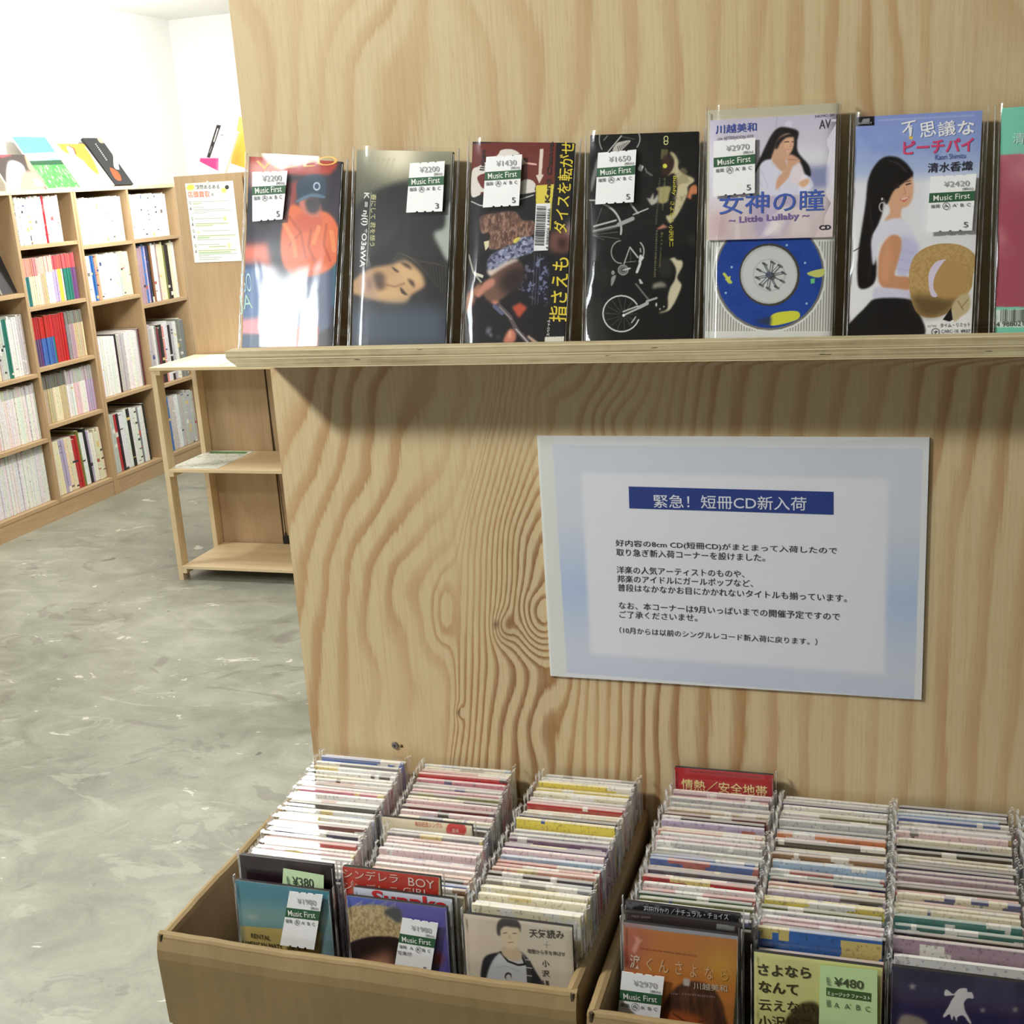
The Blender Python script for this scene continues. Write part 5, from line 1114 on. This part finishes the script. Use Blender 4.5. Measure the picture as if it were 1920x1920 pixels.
# poster
Mp = frame((-2.5255, EY - .0012, 1.196), (-2.5245, EY - .0012, 1.4945)); r, c = sheet('white poster with orange heading pinned to the brown end panel', Mp, .207, .2985, (246, 247, 242), 'poster', 'poster', 190); c.view(330, 325, 10.97)
c.ell(300, 290, 82, 62, (240, 220, 90), -8, 2); c.ell(985, 350, 52, 50, (240, 228, 110), 0, 2); c.ell(1048, 285, 40, 44, (36, 40, 36)); c.ell(1048, 285, 12, 12, (120, 120, 110))
for q in ([(930, 210), (980, 200), (1000, 240)], [(840, 390), (880, 370)], [(860, 490), (930, 470), (1010, 480), (1090, 440)], [(1110, 240), (1140, 240), (1120, 300)]): c.line(q, 8, (190, 196, 180))
c.poly([(980, 900), (1010, 850), (1045, 960), (980, 975)], (214, 224, 150), soft=2); c.poly([(430, 1190), (490, 1190), (500, 1240), (440, 1240)], (236, 226, 190), soft=2); c.poly([(1060, 1430), (1115, 1430), (1120, 1540), (1070, 1540)], (230, 226, 170), soft=2)
rr = random.Random(4)
for y0, x0, x1, col in ((590, 345, 1080, 0), (632, 350, 530, 1), (708, 360, 575, 0), (752, 360, 1010, 0), (785, 365, 1160, 0), (822, 370, 630, 0), (942, 385, 960, 2), (1045, 400, 1080, 1), (1085, 405, 765, 1), (1190, 525, 1100, 0), (1292, 450, 1225, 1), (1332, 440, 690, 3), (1376, 440, 1115, 0), (1476, 450, 900, 2), (1515, 680, 1030, 1), (1595, 465, 1240, 1), (1638, 475, 1130, 3), (1672, 475, 1250, 0), (1706, 480, 690, 0), (1742, 485, 950, 0), (1780, 485, 880, 0)):
    if col in (1, 3): c.poly([(x0, y0 - 14), (x1, y0 - 34), (x1, y0), (x0, y0 + 22)], ((0, 0, 0), (226, 240, 200), 0, (200, 232, 190))[col], soft=1)
    x = x0
    while x < x1: w_ = rr.uniform(12, 34); yy = y0 - (x - x0) * .028; c.line([(x, yy - 5), (min(x1, x + w_), yy - 5 - w_ * .028)], 8, (96, 104, 96), .7); x += w_ + rr.uniform(5, 9)
for ch, x, y in (('Q', 275, 645), ('A', 288, 765), ('Q', 318, 975), ('A', 330, 1090), ('Q', 348, 1228), ('A', 362, 1345), ('Q', 388, 1530), ('A', 398, 1645)): c.text(ch, (x, y), (x + 42, y - 3), 62, (120, 150, 120) if ch == 'Q' else (60, 66, 60), .02)
c.text('疑問あるある', (400, 330), (900, 318), 78, (66, 84, 72), .03).text('店頭買取', (245, 502), (705, 490), 110, (228, 122, 78), .03).text('の', (730, 470), (780, 468), 50, (110, 120, 110), .03)
c.flush(r, 'printed_sheet'); hp = c.loc((650, 178)); B().tube((hp[0], -.0004, hp[1]), (hp[0], -.004, hp[1]), .004, 10).build('pin', flat((226, 226, 220), .4), r)

# ------------------------------------------------------------------ long bookcase along the left wall
XF, XBK, ZT = -3.80, -4.10, 1.5175
cols = {'A': (4.312, 4.752, (1.068, .698, .392, .093)), 'B': (4.752, 5.198, (1.274, .998, .718, .446, .093)), 'C': (5.206, 5.648, (1.2455, .969, .489, .090)), 'D': (5.648, 6.092, (1.2455, .908, .4695, .088))}
for lab, ya, yb, cs in (('long bookcase of magazines by the white wall, with five-shelf right column', 4.305, 5.201, 'AB'), ('long bookcase of magazines reaching behind the brown end panel', 5.203, 6.101, 'CD')):
    t = thing('bookcase', lab, 'bookcase')
    for a, b2 in ((ya, ya + .018), (yb - .018, yb)): B().box(XBK + .001, XF, a, b2, 0, ZT - .0185, 0, .0008).build('side_panel', M_MDF, t)
    ym = cols[cs[1]][0]; B().box(XBK + .007, XF - .001, ym - .009, ym + .009, .075, ZT - .0185).build('divider', M_MDF, t)
    B().box(XBK + .001, XF + .001, ya, yb, ZT - .018, ZT, 0, .0008).build('top_board', M_PINE, t)
    B().box(XBK + .001, XBK + .006, ya + .0185, yb - .0185, .0, ZT - .0185).build('back_panel', M_MDF, t)
    B().box(XF - .022, XF - .004, ya + .0185, yb - .0185, 0, .0745).build('plinth', M_MDFH, t)
    for cc in cs:
        a, b2 = (ya + .0185, ym - .0095) if cc == cs[0] else (ym + .0095, yb - .0185)
        for z in cols[cc][2]: B().box(XBK + .007, XF - .0015, a, b2, z - .018, z, 0, .0006).build('shelf_board', M_MDFH, t)
_bm = {}
def bmesh_(t, h, d, mat):
    k = (round(t, 4), round(h, 3), d, mat.name)
    if k not in _bm:
        b = B(); e = .0006
        b.box(-d, 0, 0, t, 0, h, 0, min(.0012, t * .2)); b.box(-d + .002, -.003, e, t - e, h - .0004, h + .0003, 1)
        me = b.mesh('volume'); me.materials.append(mat); me.materials.append(M_PAGES); _bm[k] = me
    return _bm[k]
COLN = {'A': 'leftmost', 'B': 'second', 'C': 'third', 'D': 'fourth'}
def pal(*a): return a
def fill(colk, rown, kind, h, seq, ya=None, yb=None, t=(.011, .015), d=.15, lean=0., dh=.004, inset=.03, tone=None):
    """stands volumes left to right; seq: list of (colour name, how many)"""
    a = cols[colk][0] + .012 if ya is None else ya; b2 = cols[colk][1] - .012 if yb is None else yb
    z = cols[colk][2][rown - 1]; r = random.Random(ord(colk) * 10 + rown); y = a; i = 0
    mat = M_MAG if kind == 'magazine' else M_BOOK; flatseq = [c_ for c_, n_ in seq for _ in range(n_)]; L = math.tan(abs(lean)) * h
    y += L
    while y < b2 - t[1]:
        cn = flatseq[min(len(flatseq) - 1, int(i))]; th = round(r.uniform(*t), 4); hh = round(h + r.choice([-1, 0, 0, 0, 1]) * dh, 4)
        o = bpy.data.objects.new({'magazine': 'magazine', 'paperback': 'paperback', 'book': 'book'}[kind], bmesh_(th, hh, d, mat)); COL.objects.link(o)
        c_ = CD_[cn]; o.color = tuple(lin(tuple(min(255, max(5, q + r.uniform(-10, 8))) for q in c_))) + (1,)
        o.location = (XF - inset - r.uniform(0, .006), y, z + .0004 + (th * math.sin(abs(lean)) if lean > 0 else 0)); o.rotation_euler = (lean, 0, 0)
        if tone:
            for f0, f1, tc_, sz in tone:
                if f0 <= (y - a) / (b2 - a) < f1: o['tone'] = [float(q) for q in lin(tuple(max(5, q + r.uniform(-12, 10)) for q in CD_.get(tc_, tc_)))]; o['split'] = h * sz
        tag(o, '%s %s, %s from left on %s shelf down of %s bookcase column' % (cn, kind, ordn(i + 1), ONES[rown - 1], COLN[colk]), kind, 'volumes on the long bookcase shelves')
        y += th / math.cos(lean) + .0007 + (r.random() < .06) * .002; i += 1
fill('B', 1, 'paperback', .213, [('white', 11), ('pale pink', 1), ('white', 6), ('red', 1), ('white', 9), ('pale blue', 1), ('white', 4)], yb=5.13, t=(.010, .014))
fill('B', 2, 'magazine', .217, [('salmon', 1), ('pale blue', 2), ('teal', 2), ('cream', 6), ('beige', 3), ('white', 4), ('lilac', 3), ('yellow', 2), ('pale pink', 1), ('teal', 5), ('purple', 2), ('purple', 3)], t=(.0105, .0135), tone=[(0, .3, (226, 150, 140), .62), (.3, .58, (236, 196, 176), .66), (.58, 1, (214, 92, 96), .70)])
fill('B', 3, 'magazine', .226, [('purple', 6), ('blue', 7), ('teal', 1), ('red', 7), ('grey', 2), ('mauve', 3), ('beige', 5), ('cream', 3)], t=(.0105, .0135), tone=[(0, .45, (190, 44, 46), .56), (.62, 1, (130, 128, 120), .74)])
fill('B', 4, 'magazine', .226, [('grey', 2), ('beige', 6), ('cream', 4), ('beige', 4), ('white', 4), ('pale pink', 4), ('white', 4), ('lilac', 4)], t=(.0105, .0135), tone=[(0, .48, (112, 112, 104), .72), (.48, 1, (190, 190, 192), .70)])
fill('B', 5, 'book', .262, [('brown', 1), ('cream', 3), ('lilac', 2), ('cream', 3), ('red', 2), ('olive green', 1), ('white', 2), ('black', 1), ('lilac', 1), ('white', 2), ('cream', 5)], t=(.014, .024), d=.2, lean=.05, dh=.018)
fill('A', 2, 'book', .268, [('white', 6), ('cream', 3), ('pale grey', 4), ('teal', 2), ('white', 5), ('pale grey', 3), ('salmon', 1), ('white', 4), ('navy', 2), ('beige', 3)], ya=4.44, t=(.009, .015), d=.2, dh=.008)
fill('A', 3, 'magazine', .262, [('white', 4), ('pale pink', 1), ('white', 40)], ya=4.40, t=(.0105, .0135), d=.2, tone=[(.3, 1, (206, 206, 206), .83)])
fill('A', 4, 'magazine', .272, [('white', 40)], ya=4.325, t=(.0115, .0150), d=.2, tone=[(0, 1, (204, 204, 206), .86)])
fill('C', 1, 'paperback', .222, [('white', 2), ('pale blue', 1), ('lilac', 1), ('white', 40)], t=(.0115, .0145))
fill('C', 2, 'paperback', .222, [('white', 6), ('blue', 2), ('salmon', 2), ('white', 12), ('pale grey', 2), ('cream', 6)], t=(.0115, .0145), lean=.03)
fill('C', 3, 'magazine', .297, [('black', 1), ('white', 12), ('black', 1), ('pale grey', 5), ('white', 8), ('grey', 1), ('maroon', 1), ('beige', 2)], t=(.0115, .0155), d=.2)
fill('C', 4, 'book', .300, [('pale grey', 4), ('red', 1), ('black', 1), ('white', 3), ('black', 1), ('white', 3), ('grey', 1), ('white', 2), ('black', 1), ('white', 2), ('pale grey', 2)], yb=5.60, t=(.016, .026), d=.21, lean=.04, dh=.008)
fill('D', 1, 'paperback', .225, [('white', 40)], yb=6.05, t=(.0115, .0145))
fill('D', 2, 'book', .300, [('mauve', 1), ('purple', 1), ('pale blue', 1), ('mauve', 2), ('blue', 1), ('lilac', 1), ('navy', 1), ('black', 1), ('brown', 1), ('white', 2), ('mauve', 1), ('cream', 3), ('olive green', 1), ('black', 2), ('cream', 1), ('white', 2), ('black', 1), ('teal', 1), ('navy', 1)], t=(.013, .022), d=.21, dh=.010)
fill('D', 3, 'book', .315, [('grey', 2), ('pale grey', 3), ('white', 1), ('grey', 1), ('maroon', 1), ('black', 2), ('salmon', 1), ('white', 2), ('black', 1), ('pale grey', 2), ('white', 2), ('grey', 2)], t=(.013, .022), d=.21, dh=.012)
fill('D', 4, 'book', .300, [('brown', 2), ('beige', 1), ('cream', 1), ('yellow', 1), ('navy', 1), ('blue', 1), ('pale grey', 3), ('white', 2), ('pale grey', 8)], t=(.014, .024), d=.21, dh=.010, lean=.03)

# books shown face out: on the bookcase top and in the leftmost column
def shown(label, pbl, pbr, xb, xt, z0, H, base, view=(0, 200, 3.84), t=.010, n=130, side=(230, 228, 224)):
    yb0, yb1 = at_x(*pbl, xb)[1], at_x(*pbr, xb)[1]; dx = xt - xb; dz = math.sqrt(max(H * H - dx * dx, .001))
    bot = np.array([xb, (yb0 + yb1) / 2, z0 + t * abs(dx) / H]); top = bot + np.array([dx, 0, dz]); Mw = frame(bot, top, (0, 1, 0)); w_ = abs(yb1 - yb0)
    r = thing('display_book', label, 'book'); setm(r, Mw); B().box(-w_ / 2, w_ / 2, 0, t, 0, H, 0, .0006).build('pages_and_boards', flat(side, .6), r)
    c = Card(w_, H, Mw, n, base); c.view(*view); return r, c
ZB = ZT + .0006
r, c = shown('square book with a dark portrait, leftmost on the bookcase top', (19, 350), (85, 346), -3.90, -3.99, ZB, .185, (66, 58, 56))
c.poly([(60, 400), (170, 430), (180, 600), (60, 600)], (214, 214, 220), True, 2); c.poly([(150, 470), (270, 450), (330, 600), (130, 600)], (150, 134, 122), soft=4); c.poly([(180, 350), (240, 380), (260, 470), (210, 450), (190, 400)], (206, 150, 120), True, 2)
c.poly([(0, 340), (90, 330), (80, 350), (0, 370)], (180, 70, 80), soft=2); c.poly([(240, 520), (320, 540), (330, 570), (260, 570)], (206, 190, 180), soft=2); c.flush(r, 'cover_picture')
r, c = shown('book with mint green sky over a green meadow on the bookcase top', (90, 347), (149, 343), -3.90, -4.06, ZB, .295, (88, 186, 142))
c.poly([(140, 340), (460, 325), (480, 385), (150, 400)], (214, 234, 240)); c.poly([(330, 385), (370, 360), (440, 385)], (120, 190, 200), soft=1); c.poly([(150, 392), (500, 380), (505, 420), (150, 428)], (38, 78, 54), soft=1)
m = c.mask([(150, 425), (520, 415), (620, 600), (200, 600)]); c.put(m, (80, 176, 80)); c.tex(m, (56, 150, 64), 20, 30, 3, .45, .6, .7); c.tex(m, (206, 236, 190), 30, 14, 5, .6, .66, .6)
c.flush(r, 'cover_picture')
r, c = shown('orange and cream book with a curled figure on the bookcase top', (150, 343), (214, 339), -3.90, -4.05, ZB, .262, (240, 226, 196), t=.012)
c.poly([(380, 215), (610, 210), (640, 290), (410, 280)], (240, 176, 60), soft=1); c.poly([(430, 280), (560, 265), (640, 330), (710, 470), (690, 480), (600, 400), (540, 350), (470, 330)], (226, 142, 60), True, 2); c.poly([(480, 290), (520, 290), (545, 340), (510, 345)], (250, 244, 236), True, 1)
c.line([(500, 285), (530, 300), (545, 340)], 8, (120, 50, 30)); c.poly([(540, 400), (600, 390), (640, 480), (620, 530), (560, 540)], (252, 250, 246), True, 3); c.flush(r, 'cover_picture')
r, c = shown('black book with a guitar and white figure, rightmost on the bookcase top', (216, 340), (249, 336), -3.90, -4.06, ZB, .292, (44, 46, 50), t=.016, side=(40, 38, 40))
c.poly([(680, 180), (730, 175), (760, 250), (720, 260), (690, 210)], (196, 170, 140), True, 2); c.line([(810, 290), (845, 440)], 20, (226, 220, 210)); c.poly([(820, 350), (850, 380), (850, 450), (820, 430)], (236, 234, 230), True); c.poly([(790, 440), (850, 470), (875, 530), (830, 520)], (176, 84, 50), True, 1)
for k in range(10): c.ell(690 + k * 8.5, 270 + k * 12.5, 4.5, 4.5, (200, 196, 186))
c.flush(r, 'cover_picture')
zA = cols['A'][2][0] + .0006
r, c = shown('black book with a yellow-topped cover in the leftmost bookcase column', (4, 548), (34, 546), -3.84, -3.93, zA, .262, (34, 34, 38))
c.poly([(0, 1000), (50, 1010), (50, 1070), (0, 1070)], (226, 214, 90)); c.line([(60, 1140), (80, 1200), (100, 1260)], 10, (200, 180, 160)); c.flush(r, 'cover_picture')
yq = 4.40
Mw = frame((XF - .035, yq + .02, zA), (XF - .12, yq + .02, zA + .235), (0, 1, 0)); r = thing('display_book', 'pale blue and white book at the left edge, leftmost column', 'book'); setm(r, Mw); B().box(-.105, .18, 0, .008, 0, .25).build('pages_and_boards', M_WHITE, r)
c = Card(.36, .25, Mw @ np.array([[1, 0, 0, .0375 - .0], [0, 1, 0, -.0002], [0, 0, 1, 0], [0, 0, 0, 1.]]), 80, (214, 226, 236)); c.view(0, 200, 3.84); c.poly([(0, 1290), (130, 1300), (130, 1350), (0, 1360)], (150, 190, 226), soft=3); c.w = .285; c.flush(r, 'cover_picture')
for o in r.children:
    if o.name.startswith('cover_picture'): o.matrix_local = Matrix.Translation((.0375, -.0002, 0))

# books on top of the end bookcase
def slab(label, pb, pt, w_, y, base, t=.014, tilt=0):
    bot, top = at_y(*pb, y), at_y(*pt, y); bot[2] = 1.5236 + w_ / 2 * abs(top[0] - bot[0]) / np.linalg.norm(top - bot); Mw = frame(bot, top); H = np.linalg.norm(top - bot); r = thing('display_book', label, 'book'); setm(r, Mw)
    B().box(-w_ / 2, w_ / 2, 0, t, 0, H, 0, .0006).build('pages_and_boards', flat((236, 234, 230), .6), r); c = Card(w_, H, Mw, 90, base); c.view(0, 200, 3.84); return r, c
r, c = slab('white and pink book with a black spine on the brown bookcase end', (398, 321), (422, 236), .118, 4.42, (244, 240, 243))
c.poly([(1440, 370), (1576, 370), (1576, 500), (1430, 500)], (206, 62, 130), soft=1); c.poly([(1576, 380), (1640, 370), (1640, 480), (1576, 480)], (250, 226, 238), soft=8)
c.poly([(1488, 365), (1560, 130), (1592, 134), (1512, 368)], (40, 38, 42)); c.line([(1568, 160), (1540, 250)], 9, (226, 226, 226), .8); c.line([(1524, 290), (1510, 330)], 8, (180, 180, 180), .6); c.line([(1590, 205), (1606, 205)], 10, (150, 150, 154)); c.flush(r, 'cover_picture')
r, c = slab('orange book half hidden by the plywood stand\'s edge', (458, 319), (474, 226), .12, 4.50, (244, 190, 100)); c.poly([(1690, 300), (1760, 150), (1790, 150), (1790, 470), (1700, 470)], (240, 168, 66), soft=6, a=.7); c.flush(r, 'cover_picture')
